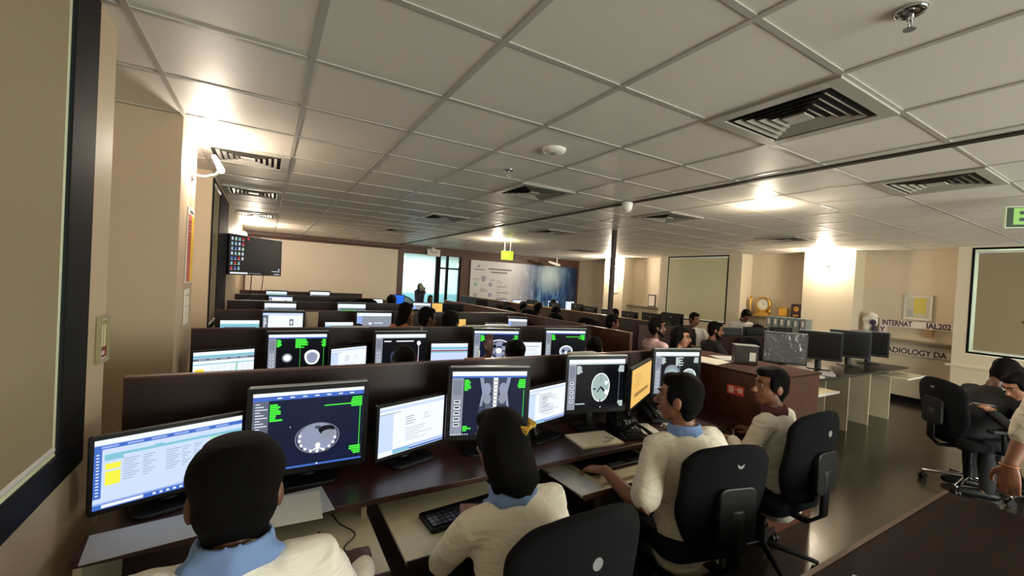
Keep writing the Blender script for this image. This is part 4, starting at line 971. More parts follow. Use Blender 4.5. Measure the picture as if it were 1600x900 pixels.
t = thing('notepad', 'small white calendar block with a wire coil near the desk phone', 'notepad', (2.13, 1.86, .75), -.3)
b = MB(); b.box(-.06, .06, -.07, .07, 0, .018); b.build('sheets', PAPER, t)
b = MB()
for k in range(3): b.tube([(-.02 + .02 * k, .0, .018), (-.02 + .02 * k, .01, .04), (-.02 + .02 * k, .02, .018)], .0015, 5)
b.build('coil', INK, t)
sheet('paper', 'white sheet on the desk left of the man in the cream short-sleeved shirt', 'paper', 2.42, 1.86, .751, .20, .14, .5, PAPER, 'loose papers on the nearest bench')
sheet('folder', 'dark folder with a pale label before the desk phone', 'folder', 1.95, 1.80, .75, .2, .12, -.25, BLACKG, None, .014)
def phone(label, x, y, rz):
    t = thing('desk_phone', label, 'telephone', (x, y, .75), rz, 'desk telephones')
    b = MB(); vs = [(-.09, -.1, 0), (.09, -.1, 0), (.09, .1, 0), (-.09, .1, 0), (-.09, -.1, .02), (.09, -.1, .02), (.09, .1, .075), (-.09, .1, .075)]
    b.add(vs, [(0, 3, 2, 1), (4, 5, 6, 7), (0, 1, 5, 4), (1, 2, 6, 5), (2, 3, 7, 6), (3, 0, 4, 7)]); b.build('base', BLACK, t, bevel=.006)
    b = MB(); b.tube([(-.06, -.09, .05), (-.06, -.06, .07), (-.06, .05, .10), (-.06, .09, .095)], [.022, .014, .014, .022], 10); b.build('handset', BLACKG, t)
    b = MB()
    for i in range(3):
        for j in range(4): b.box(.0 + .025 * i, .018 + .025 * i, -.08 + .025 * j, -.062 + .025 * j, .027 + .007 * j, .035 + .007 * j)
    b.build('keypad', SILVER, t)
    b = MB(); b.tube([(-.06 + .012 * math.cos(a * 1.2), -.12 - a * .006, .012 + .01 * abs(math.sin(a * 1.2))) for a in range(22)], .003, 5); b.build('cord', BLACK, t)
phone('black desk telephone with coiled cord by the orange monitor', 2.02, 1.93, -.5)
phone('dark desk telephone under the chest and brain monitor', 2.40, 2.0, -.3)
t = thing('headset', 'black headset with a curved band lying over the bench edge before the man in cream', 'headset', (1.98, 1.74, .78), .4)
b = MB(); b.tube([(.0, .12, .0), (.03, .06, .05), (.03, 0, .03), (.05, -.08, -.02), (.04, -.13, -.05)], [.014, .012, .01, .014, .018], 10); b.build('band', BLACK, t)
b = MB(); b.ell((.04, -.14, -.06), (.03, .03, .035)); b.build('ear_cushion', FAB, t)
b = MB(); b.ell((0, .13, 0), (.03, .03, .03)); b.build('ear_cushion', FAB, t)
# books/paper ledges on partition tops
sheet('folder', 'pale folder lying on top of the nearest bench panel above the brain scan', 'folder', 1.88, 2.215, 1.188, .22, .05, 0, PAPER, None, .012)
sheet('folder', 'long cream file on top of the second bench panel', 'folder', 1.95, 3.795, 1.188, .5, .06, 0, PAPER, None, .01)
sheet('folder', 'grey file resting on top of the panel beyond the spine scan', 'folder', .64, 3.79, 1.188, .3, .05, 0, PAPERG, None, .01)
t = thing('trinket', 'small stick of orange tape standing on the nearest bench panel', 'tape', (1.07, 2.21, 1.188))
b = MB(); b.box(-.06, .06, -.012, .012, 0, .008); b.build('strip', mat('orange_tape', (140, 84, 50), .6), t)
b = MB(); b.box(.02, .03, -.005, .005, .01, .05); b.build('stick', PLASTIC, t)

# ------------------------------------------------------------------ office chairs
def make_chair(label, loc, rz, arms=True, chrome=False, h=.5, back_h=.56):
    t = thing('office_chair', label, 'office chair', loc, rz, 'black office chairs')
    # seat, facing +y
    b = MB(); n = 20
    prof = [(.0, .0), (.16, -.03), (.22, -.03), (.245, 0), (.235, .035), (.12, .05), (0, .045)]
    for kk in range(len(prof) - 1): pass
    rbox(b, -.24, .24, -.22, .24, h - .045, h + .03, .09, n=6); b.build('seat', FAB, t, bevel=.02)
    # backrest plate
    b = MB(); NU, NV = 8, 12; vs = []
    for j in range(NV + 1):
        v = j / NV; z = h + .04 + v * back_h
        hw = .235 * (1 - .42 * (1 - min(1, v / .38)) ** 1.5) * math.sqrt(max(0.0, 1 - max(0, (v - .8) / .2) ** 2.4 * .55))
        for i in range(NU + 1):
            u = -1 + 2 * i / NU
            drop = (abs(u) ** 3) * .05 * (1 if v > .75 else 0) * (v - .75) / .25
            vs.append((u * hw, -.25 - .03 * math.sin(v * PI) - .10 * max(0, v - .35) + .07 * u * u, z - drop))
    fs = [(j * (NU + 1) + i, j * (NU + 1) + i + 1, (j + 1) * (NU + 1) + i + 1, (j + 1) * (NU + 1) + i) for j in range(NV) for i in range(NU)]
    b.add(vs, fs, 0, True); b.build('backrest', FAB, t, solid=.055, subsurf=2)
    b = MB(); b.tube([(0, -.05, h - .07), (0, -.26, h - .07), (0, -.33, h + .0), (0, -.335, h + .25)], [(.04, .012)] * 4, 10, side=(1, 0, 0)); b.build('back_support', BLACK, t)
    b = MB(); rbox(b, -.1, .1, -.34, -.31, h + .12, h + .36, .04, axis='y'); b.build('back_shell', BLACK, t, bevel=.008)
    b = MB(); b.cyl((0, h + .46, .335), .018, .004, 14, mx=M4.Rotation(PI / 2, 4, 'X')); b.build('logo', SILVER, t)
    if arms:
        for s in (-1, 1):
            b = MB(); b.tube([(s * .2, .0, h - .04), (s * .29, .0, h - .02), (s * .30, -.02, h + .15)], [.016] * 3, 8); b.build('arm_post', BLACK, t)
            b = MB(); rbox(b, s * .30 - .035, s * .30 + .035, -.14, .12, h + .15, h + .18, .03); b.build('armrest', BLACK, t, bevel=.008)
    b = MB(); b.cyl((0, 0, .09), .025, h - .15, 14); b.cyl((0, 0, .09), .035, .14, 14); b.build('gas_column', BLACK, t)
    leg = CHROME if chrome else BLACK
    for k in range(5):
        a = 2 * PI * k / 5 + .3; c, s = math.cos(a), math.sin(a)
        b = MB(); b.tube([(c * .02, s * .02, .12), (c * .15, s * .15, .105), (c * .29, s * .29, .085)], [(.024, .018), (.02, .014), (.014, .012)], 10, side=(-s, c, 0)); lg = b.build('base_leg', leg, t)
        b = MB(); mx = M4.Translation((c * .29, s * .29, .03)) @ M4.Rotation(a + 1.0, 4, 'Z') @ M4.Rotation(PI / 2, 4, 'X')
        b.cyl((0, 0, .006), .03, .016, 16, mx=mx); b.cyl((0, 0, -.022), .03, .016, 16, mx=mx); b.cyl((0, 0, -.02), .008, .07, 8, mx=M4.Translation((c * .29, s * .29, .03)))
        b.build('caster', BLACK, lg)
    return t
def dirz(dx, dy): return math.atan2(-dx, dy)      # rotation that turns local +y to (dx, dy)
make_chair('black office chair behind the woman with the yellow hair clip, at the bottom edge', (.785, 1.15, 0), dirz(0, 1), True, h=.46, back_h=.55)
make_chair('black office chair behind the man in the cream short-sleeved shirt', (1.90, 1.37, 0), dirz(.25, .97), True, h=.45, back_h=.50)
make_chair('black office chair behind the man in profile, with its five-legged base on the tiles', (2.74, 1.42, 0), dirz(.05, 1), True, h=.45, back_h=.54)
make_chair('black office chair with a chrome base on the right, carrying a person in dark clothes', (5.55, 1.13, 0), dirz(.8, -.6), True, chrome=True, h=.46, back_h=.5)
make_chair('black office chair under the man on the far left', (.0, 1.02, 0), dirz(0, 1), False, h=.47, back_h=.34)

# ------------------------------------------------------------------ people
def skinmat(n, rgb): return mat(n, rgb, .5, noise=.06, nscale=30)
SK = [skinmat('skin_1', (132, 86, 62)), skinmat('skin_2', (100, 63, 46)), skinmat('skin_3', (150, 103, 78))]
HAIR = mat('black_hair', (8, 6, 6), .65, bump=.6, bscale=420, spec=.1)
def cloth(name, rgb):
    m = mat(name, rgb, .9, spec=.1); nt = m.node_tree; bs = nt.nodes['Principled BSDF']
    tc = nt.nodes.new('ShaderNodeTexCoord'); mp = nt.nodes.new('ShaderNodeMapping'); mp.inputs['Scale'].default_value = (1.0, 1.0, 2.2); mp.inputs['Rotation'].default_value = (.4, .3, 0)
    n = nt.nodes.new('ShaderNodeTexNoise'); n.inputs['Scale'].default_value = 6.5; n.inputs['Detail'].default_value = 3; n.inputs['Distortion'].default_value = 1.4
    bp = nt.nodes.new('ShaderNodeBump'); bp.inputs['Strength'].default_value = .55; bp.inputs['Distance'].default_value = .03
    nt.links.new(tc.outputs['Object'], mp.inputs[0]); nt.links.new(mp.outputs[0], n.inputs['Vector']); nt.links.new(n.outputs['Fac'], bp.inputs['Height']); nt.links.new(bp.outputs[0], bs.inputs['Normal'])
    return m
LAB = cloth('white_coat', (230, 223, 208))
LABC = cloth('cream_shirt', (224, 214, 194))
BLUEC = mat('blue_collar', (112, 138, 184), .8)
DARKC = mat('dark_cloth', (26, 26, 30), .85)
TROUS = mat('grey_trousers', (60, 62, 70), .85)
def ik(a, c, l1, l2, pole):
    d = c - a; L = min(d.length, (l1 + l2) * .995); dn = d.normalized()
    x = (l1 * l1 - l2 * l2 + L * L) / (2 * L); hgt = math.sqrt(max(0, l1 * l1 - x * x))
    p = pole - dn * pole.dot(dn); p.normalize()
    return a + dn * x + p * hgt, a + dn * L
def hand(mb, w, d, nrm, s, side, curl=.5):
    """palm and five fingers; d finger direction, nrm back-of-hand normal, side +1: thumb towards +x of palm frame"""
    d = d.normalized(); nrm = (nrm - d * nrm.dot(d)).normalized(); x = d.cross(nrm) * side
    P = lambda a, b_, c: w + (x * a + d * b_ + nrm * c) * s
    mb.tube([P(0, -.02, 0), P(0, .03, 0), P(0, .075, 0)], [(.026 * s, .02 * s), (.038 * s, .017 * s), (.040 * s, .014 * s)], 12, side=x)
    for k, (fx, fl) in enumerate(((.030, .068), (.010, .078), (-.010, .072), (-.030, .056))):
        c1, c2 = curl * .8, curl * 1.9
        p0 = P(fx, .078, .002); dd = d * math.cos(c1) - nrm * math.sin(c1); p1 = p0 + dd * fl * .5 * s
        dd2 = d * math.cos(c2) - nrm * math.sin(c2); p2 = p1 + dd2 * fl * .3 * s; dd3 = d * math.cos(c2 + .3) - nrm * math.sin(c2 + .3); p3 = p2 + dd3 * fl * .22 * s
        mb.tube([p0 - d * .02 * s, p0, p1, p2, p3], [.0095 * s, .0098 * s, .0090 * s, .0082 * s, .0070 * s], 8)
    mb.tube([P(.03, .01, 0), P(.052, .035, -.010), P(.060, .062, -.018), P(.056, .085, -.022)], [.014 * s, .012 * s, .010 * s, .008 * s], 8)
def person(label, loc, rz, skin=0, shirt=LAB, sleeve='long', trousers=TROUS, hair='short', seated=True, hip=.52, lean=(0, .06), tor=.50, s=1.0,
           head=(0, 0, 0), arms=None, vox=.012, collar=None, glasses=False, beard=False, face=False, extra=None, curl=.5, jacket=None, group=None, headw=1.0, neck=.145):
    t = thing('person', label, 'person', loc, rz, group)
    inv = M4.Translation(loc) @ M4.Rotation(rz, 4, 'Z'); inv = inv.inverted()
    SKM = SK[skin]
    pel = V((0, 0, hip)); nk = pel + V((lean[0], lean[1], tor)); sp = lambda f, b_=0: pel.lerp(nk, f) + V((0, b_, 0))
    tn = (nk - pel).normalized(); sx = V((1, 0, 0))
    sh = {k: sp(.88) + sx * k * .175 * s + V((0, 0, .0)) for k in (-1, 1)}
    body = MB()
    body.tube([sp(-.02), sp(.25), sp(.6), sp(.85), sp(.97)], [(.15 * s, .10 * s), (.13 * s, .09 * s), (.155 * s, .10 * s), (.15 * s, .08 * s), (.07 * s, .06 * s)], 16, side=sx)
    R = Euler((head[0], head[1], head[2]), 'XYZ').to_matrix()
    hc = nk + V((0, .02, .02)) + R @ V((0, .015, neck * s))
    body.tube([nk - tn * .03, nk + V((0, .008, .04)), hc + R @ V((0, -.018, -.05)) * s], [.058 * s, .052 * s, .05 * s], 14)
    HM = M4.Translation(hc) @ R.to_4x4() @ M4.Diagonal((s * headw, s, s, 1))
    body.ell((0, -.008, .03), (.074, .090, .086), 0, 20, mx=HM); body.ell((0, .028, -.025), (.060, .062, .088), 0, 18, mx=HM); body.ell((0, .052, -.088), (.036, .032, .028), 0, 14, mx=HM)
    body.ell((0, .02, -.07), (.052, .05, .04), 0, 14, mx=HM)
    body.tube([(0, .084, .018), (0, .098, -.008), (0, .112, -.03)], [.008, .010, .014], 8, mx=HM); body.ell((0, .100, -.034), (.018, .014, .010), 0, 10, mx=HM)
    body.ell((0, .083, .032), (.046, .012, .010), 0, 12, mx=HM); body.ell((0, .086, -.058), (.023, .012, .007), 0, 10, mx=HM); body.ell((0, .083, -.069), (.019, .012, .007), 0, 10, mx=HM)
    for k in (-1, 1): body.ell((k * .077, -.008, -.012), (.011, .022, .033), 0, 12, mx=HM)
    # arms
    arms = arms or {}
    cl = MB()
    for k in (-1, 1):
        A = arms.get(k)
        if A and 'h' in A: tgt = inv @ V(A['h'])
        else: tgt = V((k * .16, .38, hip + .16)) if seated else sh[k] + V((k * .06, .02, -.54))
        pole = V(A['pole']) if A and 'pole' in A else V((k * .9, -.3, -.8)) if seated else V((k * .3, -1, 0))
        el, wr = ik(sh[k], tgt, .285 * s, .25 * s, pole)
        fd = (wr - el).normalized()
        hd = V(A['d']) if A and 'd' in A else (fd + V((0, .5, -.1))).normalized() if seated else fd
        if A and 'd' in A: hd = (inv.to_3x3() @ V(A['d'])).normalized()
        hn = V((0, 0, 1)) if seated or (A and 'h' in A) else V((k, 0, .1))
        if A and 'n' in A: hn = inv.to_3x3() @ V(A['n'])
        body.tube([sh[k] + V((-k * .03, 0, 0)), sh[k].lerp(el, .4), el, el.lerp(wr, .35), wr], [.045 * s, .043 * s, .036 * s, .036 * s, .025 * s], 12)
        hand(body, wr + hd * .02, hd, hn, s * 1.0, -k if True else k, (A or {}).get('curl', curl))
        # sleeve
        if sleeve == 'short': end = sh[k].lerp(el, .82); cl.tube([sh[k] + V((-k * .06, 0, 0)), sh[k], sh[k].lerp(el, .45), end], [.062 * s, .062 * s, .062 * s, .066 * s], 14)
        elif sleeve == 'rolled': cl.tube([sh[k] + V((-k * .06, 0, 0)), sh[k], sh[k].lerp(el, .5), el, el.lerp(wr, .42)], [.062 * s, .062 * s, .056 * s, .054 * s, .052 * s], 14)
        else: cl.tube([sh[k] + V((-k * .06, 0, 0)), sh[k], sh[k].lerp(el, .5), el, el.lerp(wr, .5), el.lerp(wr, .9)], [.062 * s, .062 * s, .055 * s, .050 * s, .044 * s, .040 * s], 14)
    # shirt torso
    cl.tube([sp(-.16), sp(.1), sp(.3), sp(.6), sp(.82), sp(.93), sp(.99)], [(.178 * s, .135 * s), (.168 * s, .128 * s), (.155 * s, .118 * s), (.180 * s, .126 * s), (.185 * s, .105 * s), (.135 * s, .08 * s), (.07 * s, .06 * s)], 20, side=sx)
    legs = MB(); tr = MB()
    for k in (-1, 1):
        h0 = pel + V((k * .09, 0, -.01))
        if seated: kn = V((k * .13, .42, hip - .02)); an = V((k * .14, .40, .09)); toe = an + V((0, .17, -.05))
        else: kn = V((k * .10, .03, hip * .53)); an = V((k * .10, .0, .09)); toe = an + V((0, .17, -.05))
        tr.tube([h0, h0.lerp(kn, .5), kn, kn.lerp(an, .4), an], [.092 * s, .083 * s, .068 * s, .062 * s, .052 * s], 12)
        legs.tube([an + V((0, -.05, -.045)), an + V((0, .05, -.04)), toe], [.036, .042, .034], 10)
        body.tube([kn.lerp(an, .5), an, an + V((0, .05, -.04))], [.045, .036, .035], 10)
        body.tube([h0, kn, kn.lerp(an, .5)], [.06, .05, .045], 10)
    tr.tube([pel + V((0, 0, -.07)), pel + V((0, 0, .0))], [(.155 * s, .115 * s), (.14 * s, .10 * s)], 14, side=sx)
    body.build('body', SKM, t, remesh=vox * .62, smooth=2)
    cl.build('shirt', shirt, t, remesh=vox, smooth=4, disp=(.016 if vox < .013 else .008, .09))
    tr.build('trousers', trousers, t, remesh=max(vox, .014), smooth=3); legs.build('shoes', BLACK, t)
    if collar:
        b = MB(); n = 20; pts = []
        for j in range(n + 1):
            a = 2 * PI * j / n; pts.append(nk + V((math.cos(a) * .072 * s, math.sin(a) * .066 * s + .003, .014 + .008 * -math.sin(a))))
        b.tube(pts, [(.026 * s, .009)] * (n + 1), 8, side=(0, 0, 1), cap=False)
        for k in (-1, 1): b.tube([nk + V((k * .06, -.02, .0)), nk + V((k * .085, -.015, -.012)), nk + V((k * .07, .05, -.03))], [.022 * s, .018 * s, .01 * s], 8)
        b.tube([nk + V((-.075, -.035, .0)), nk + V((0, -.068, .004)), nk + V((.075, -.035, 0))], [(.022, .012), (.028, .012), (.022, .012)], 8, side=(0, 0, 1))
        b.build('collar', collar, t, remesh=.008, smooth=2)
    # hair
    b = MB()
    if hair != 'bald':
        b.ell((0, -.022, .038), (.083, .092, .092), 0, 20, mx=HM); b.ell((0, -.045, -.01), (.076, .062, .072), 0, 18, mx=HM)
        b.ell((0, .035, .085), (.062, .052, .036), 0, 14, mx=HM); b.tube([(0, -.04, 0), (0, -.042, -.07), (0, -.036, -.115)], [(.070, .05), (.060, .036), (.045, .024)], 16, side=(1, 0, 0), mx=HM)
        for k in (-1, 1): b.ell((k * .070, .012, .02), (.014, .035, .05), 0, 12, mx=HM)
    if hair == 'thick': b.ell((0, -.02, .06), (.090, .098, .085), 0, 20, mx=HM); b.ell((0, .05, .095), (.07, .055, .035), 0, 14, mx=HM)
    if hair in ('long', 'bob'):
        L = .09 if hair == 'long' else .12
        b.ell((0, -.03, .02), (.092, .095, .1), 0, 20, mx=HM)
        b.tube([V((0, -.05, 0)), V((0, -.07, -.1)), V((0, -.085, -.1 - L * .5)), V((0, -.08, -.08 - L))], [(.090, .06), (.092, .055), (.085, .05), (.05, .03)], 18, side=(1, 0, 0), mx=HM)
        for k in (-1, 1): b.tube([V((k * .075, -.02, .03)), V((k * .082, -.03, -.06)), V((k * .075, -.04, -.15))], [(.02, .04), (.018, .035), (.012, .02)], 10, side=(1, 0, 0), mx=HM)
    b.build('hair', HAIR, t, remesh=.008 if vox < .013 else .012, smooth=2, disp=None)
    if face or beard:
        for k in (-1, 1):
            b = MB(); b.ell((k * .030, .078, .008), (.011, .0085, .006), 0, 12, mx=HM); ey = b.build('eye', mat('eye_white', (150, 140, 130), .6, spec=.1), t)
            b = MB(); b.ell((k * .030, .0845, .008), (.0058, .0035, .006), 0, 10, mx=HM); b.build('iris', BLACKG, ey)
            b = MB(); b.tube([(k * .014, .091, .030), (k * .032, .093, .036), (k * .050, .080, .032)], [.004, .0045, .003], 6, mx=HM); b.build('eyebrow', HAIR, t)
        b = MB(); b.tube([(-.022, .087, -.062), (0, .0985, -.060), (.022, .087, -.062)], [.003, .0065, .003], 8, mx=HM); b.tube([(-.018, .086, -.069), (0, .096, -.071), (.018, .086, -.069)], [.003, .006, .003], 8, mx=HM)
        b.build('lips', mat('lips', (128, 72, 62), .5), t)
    if beard:
        b = MB(); b.tube([(-.068, .005, -.02), (-.062, .025, -.07), (-.036, .062, -.10), (0, .078, -.108), (.036, .062, -.10), (.062, .025, -.07), (.068, .005, -.02)], [.01, .018, .022, .024, .022, .018, .01], 10, mx=HM)
        b.tube([(-.034, .078, -.06), (-.018, .096, -.048), (0, .101, -.046), (.018, .096, -.048), (.034, .078, -.06)], .006, 8, mx=HM); b.build('beard', HAIR, t, remesh=.007)
    if glasses:
        b = MB()
        for k in (-1, 1):
            b.tube([(k * .032 + .022 * math.cos(a * PI / 6), .096, .006 + .018 * math.sin(a * PI / 6)) for a in range(13)], .002, 5, mx=HM, cap=False)
            b.tube([(k * .054, .094, .01), (k * .075, .04, .01), (k * .08, -.01, .0)], .002, 5, mx=HM)
        b.tube([(-.01, .098, .01), (.01, .098, .01)], .002, 5, mx=HM); b.build('glasses', BLACKG, t)
    if extra: extra(t, HM, nk, sp, s, hc)
    return t
GP = 'people working at the screens'
WCOAT = mat('bright_white_coat', (232, 230, 226), .85)
# man far left, back to camera
person('person with black hair seen from behind, white coat and blue collar, at the left worklist', (-.095, .99, 0), dirz(.0, 1), 1, LAB, 'long', hair='thick', neck=.088, headw=1.10, hip=.535, lean=(.06, .05), tor=.515, s=.95, head=(-.06, 0, .05),
       arms={1: dict(h=(.31, 1.37, .715), pole=(.15, -.5, -1), d=(0, 1, -.12), n=(0, -.1, 1), curl=.42), -1: dict(h=(-.33, 1.42, .76))}, vox=.009, collar=BLUEC, group=GP, curl=.4)
def clip(t, HM, nk, sp, s, hc):
    mb = MB()
    M_ = HM @ M4.Translation((.03, -.118, .05)) @ M4.Rotation(-.3, 4, 'Y') @ M4.Scale(.95, 4)
    for k in (-1, 1):
        mb.add([(0, 0, 0), (k * .032, .01, .022), (k * .036, 0, 0), (k * .030, -.01, -.020), (0, -.02, .0), (k * .030, -.025, .0)], [(0, 1, 2), (0, 2, 3), (4, 5, 1), (4, 3, 5), (0, 4, 1), (0, 3, 4), (1, 5, 2), (2, 5, 3)], 0, False, M_)
    mb.ell((0, -.012, 0), (.009, .012, .010), 0, 10, mx=M_)
    mb.build('hair_clip', mat('yellow_clip', (190, 152, 60), .5), t)
person('person with long black hair and a yellow bow clip, cream coat, bent over the keyboard', (.80, 1.07, 0), dirz(-.15, 1), 0, LABC, 'long', hair='long', hip=.47, lean=(-.05, .12), tor=.48, s=.94, head=(-.25, 0, .15),
       arms={1: dict(h=(1.0, 1.42, .70), pole=(.25, -.6, -1)), -1: dict(h=(.72, 1.48, .71), pole=(-1, -.3, -.6))}, vox=.009, collar=BLUEC, extra=clip, group=GP)
person('person with short black hair in a cream short-sleeved shirt, reaching to a wide keyboard', (1.87, 1.33, 0), dirz(.12, 1), 0, LABC, 'short', hair='short', neck=.13, hip=.465, lean=(0, .05), tor=.475, s=1.07, head=(-.02, 0, .55),
       arms={-1: dict(h=(1.52, 1.56, .725), d=(-.2, .9, -.25), pole=(-.6, -.6, -.9), curl=.7), 1: dict(h=(2.15, 1.60, .72))}, vox=.009, collar=BLUEC, face=True, group=GP)
person('person in profile facing left, white coat, holding a mouse at the end of the bench', (2.82, 1.38, 0), dirz(-.15, 1), 0, LAB, 'long', hair='short', neck=.13, hip=.465, lean=(-.02, .04), tor=.47, s=1.0, head=(0, 0, .95),
       arms={-1: dict(h=(2.67, 1.60, .71), d=(-.3, 1, -.1), curl=.4), 1: dict(h=(2.95, 1.62, .72))}, vox=.010, collar=mat('maroon_collar', (88, 40, 48), .8), face=True, group=GP)
def bracelet(t, HM, nk, sp, s, hc): pass
pt = person('person standing at the right edge with a rolled cream sleeve, only the arm in view', (3.53, .40, 0), dirz(-.05, 1), 0, LABC, 'rolled', hair='short', seated=False, hip=.92, lean=(0, .0), tor=.53, s=1.02,
       arms={-1: dict(h=(3.11, .50, .90), pole=(-1, .3, 0), d=(-.02, .0, -1), n=(-1, 0, 0), curl=.45)}, vox=.010, group='people standing in the room')
t = thing('bracelet', 'thin bracelet on the wrist of the standing person at the right edge', 'bracelet', (3.11, .50, .905))
b = MB(); b.tube([(.031 * math.cos(a * PI / 8), .031 * math.sin(a * PI / 8), 0) for a in range(17)], .004, 6, cap=False); b.build('band', mat('copper', (170, 110, 70), .4, .4), t)
# dark pair at the right
person('person in dark clothes bent forward on the chrome-based chair at the right', (5.62, 1.16, 0), dirz(.8, -.45), 1, DARKC, 'long', DARKC, 'thick', hip=.52, lean=(0, .20), tor=.40, s=1.0, head=(-.5, 0, 0), vox=.016, group='pair in dark clothes at the right')
person('person with long dark hair beside the chrome-based chair, looking down at a phone', (5.75, .72, 0), dirz(-.5, .8), 2, DARKC, 'long', DARKC, 'long', hip=.48, lean=(0, .12), tor=.38, s=.98, head=(-.5, 0, .4), vox=.016, face=True, group='pair in dark clothes at the right',
       arms={-1: dict(h=(5.45, 1.0, .76)), 1: dict(h=(5.55, 1.02, .76))})
make_chair('second black office chair behind the dark-clothed pair at the right', (5.95, .55, 0), dirz(-.5, .8), False, h=.44, back_h=.45)
t = thing('mobile_phone', 'small phone with a lit screen held by the long-haired person at the right', 'phone', (5.47, 1.05, .80), .5)
b = MB(); rbox(b, -.035, .035, -.075, .075, 0, .009, .01); b.build('body', BLACK, t); b = MB(); b.box(-.03, .03, -.068, .068, .009, .0095); b.build('screen', glow('phone_screen', (150, 150, 150), .5), t)

# second row people
person('person with short dark hair before the dark x-ray page, second bench', (.89, 2.87, 0), dirz(-.1, 1), 1, DARKC, 'long', hair='short', hip=.475, lean=(0, .08), tor=.40, s=.95, vox=.014, group=GP)
person('person with dark hair before the large abdomen slice, one hand raised, second bench', (1.75, 2.86, 0), dirz(.2, 1), 1, DARKC, 'short', hair='thick', hip=.47, lean=(.02, .06), tor=.42, s=.95, vox=.014, group=GP,
       arms={-1: dict(h=(1.50, 2.84, 1.09), d=(-.1, 0, 1), n=(0, 1, 0), pole=(-1, 0, -.6), curl=.2)})
person('person with dark hair near the end of the second bench, face turned right', (2.63, 2.87, 0), dirz(.2, 1), 2, DARKC, 'long', hair='short', hip=.495, lean=(0, .06), tor=.42, s=.95, head=(0, 0, -.4), vox=.014, group=GP)
# third row
person('woman in orange with a hand on her cheek at the third bench', (1.38, 4.92, 0), dirz(.9, .4), 2, mat('orange_top', (196, 112, 60), .8), 'short', hair='bob', hip=.62, lean=(0, .04), tor=.46, s=.9, head=(-.1, 0, -.2), vox=.013, group=GP, face=True,
       arms={1: dict(h=(1.52, 4.93, 1.08), d=(0, 0, 1), n=(1, 0, 0), pole=(.3, -.3, -1))})
person('person with short hair and glasses in a cream top, turned right at the third bench', (1.47, 4.42, 0), dirz(.9, .5), 1, LABC, 'long', hair='short', hip=.59, lean=(0, .04), tor=.45, s=1.0, head=(-.1, 0, -.3), vox=.013, glasses=True, face=True, group=GP)
person('person with rounded dark hair right of the one with glasses, third bench', (1.66, 4.06, 0), dirz(.5, 1), 1, DARKC, 'long', hair='thick', hip=.585, lean=(0, .04), tor=.43, s=1.0, head=(0, 0, -.5), vox=.014, group=GP)
person('person mostly hidden behind the second bench panel, only dark hair showing', (.92, 4.88, 0), 0, 1, DARKC, 'long', hair='short', hip=.45, lean=(0, .04), tor=.36, s=.95, vox=.016, group=GP)
person('dark silhouette of a person beside the bright blue monitor', (1.93, 7.45, 0), dirz(.2, 1), 1, DARKC, 'long', hair='thick', hip=.56, lean=(0, .04), tor=.44, s=1.0, vox=.016, group=GP)
# behind glass
person('woman standing behind the glass doorway holding a phone to her face', (4.22, 12.95, 0), PI, 2, mat('plum_top', (70, 50, 62), .8), 'long', DARKC, 'long', seated=False, hip=.80, lean=(0, .0), tor=.40, s=.9, vox=.016, group='people behind the glass',
       arms={1: dict(h=(4.20, 12.74, 1.22), d=(0, 0, 1), n=(0, 1, 0)), -1: dict(h=(4.30, 12.76, 1.2), d=(0, 0, 1), n=(0, 1, 0))})
person('person with dark hair seated behind the glass beside the standing woman', (4.55, 12.9, 0), PI, 2, DARKC, 'long', DARKC, 'long', hip=.42, lean=(0, .02), tor=.42, s=.9, vox=.018, group='people behind the glass')
t = thing('curved_panel', 'white quarter-round panel with a black edge behind the glass, above the blue monitor', 'panel', (3.42, 12.6, 0))
b = MB(); pts = [(0, 0)] + [(.62 * math.cos(a * PI / 24), .62 * math.sin(a * PI / 24) * .75 + .62) for a in range(13)]
pts = [(0, 0.2), (.62, .2)] + pts[1:]
b.add([(x, 0, z) for x, z in pts] + [(x, .03, z) for x, z in pts], [tuple(range(len(pts))), tuple(range(2 * len(pts) - 1, len(pts) - 1, -1))]); b.build('panel', mat('panel_white', (222, 228, 236), .4), t)
b = MB(); b.tube([(x, -.01, z) for x, z in pts[2:]], .014, 6); b.build('edge', BLACK, t)

# middle group, right of the aisle
person('man in a pink shirt behind the woman with glasses, looking right', (4.42, 3.72, 0), dirz(.9, -.2), 1, mat('pink_shirt', (206, 176, 178), .8), 'long', hair='short', hip=.54, lean=(0, -.06), tor=.46, s=1.0, head=(.05, 0, -.4), vox=.014, beard=True, group=GP)
person('woman with bushy dark hair, glasses and a cream jacket, looking right', (4.20, 3.25, 0), dirz(.9, -.25), 2, LABC, 'long', hair='bob', hip=.51, lean=(0, .0), tor=.44, s=1.0, head=(0, 0, -.9), vox=.014, glasses=True, face=True, group=GP)
def lanyard(t, HM, nk, sp, s, hc):
    b = MB()
    for k in (-1, 1): b.tube([nk + V((k * .05, .03, .0)), nk + V((k * .05, .09, -.06)), nk + V((k * .03, .125, -.18)), nk + V((.0, .135, -.30))], [(.009, .003)] * 4, 6, side=(1, 0, 0))
    b.build('lanyard', PLASTIC, t)
person('bearded man in a black jacket with a white lanyard, looking right', (5.62, 3.80, 0), dirz(.9, -.45), 0, DARKC, 'long', hair='short', hip=.51, lean=(0, .02), tor=.44, s=1.02, head=(-.1, 0, -.35), vox=.013, beard=True, extra=lanyard, group=GP)
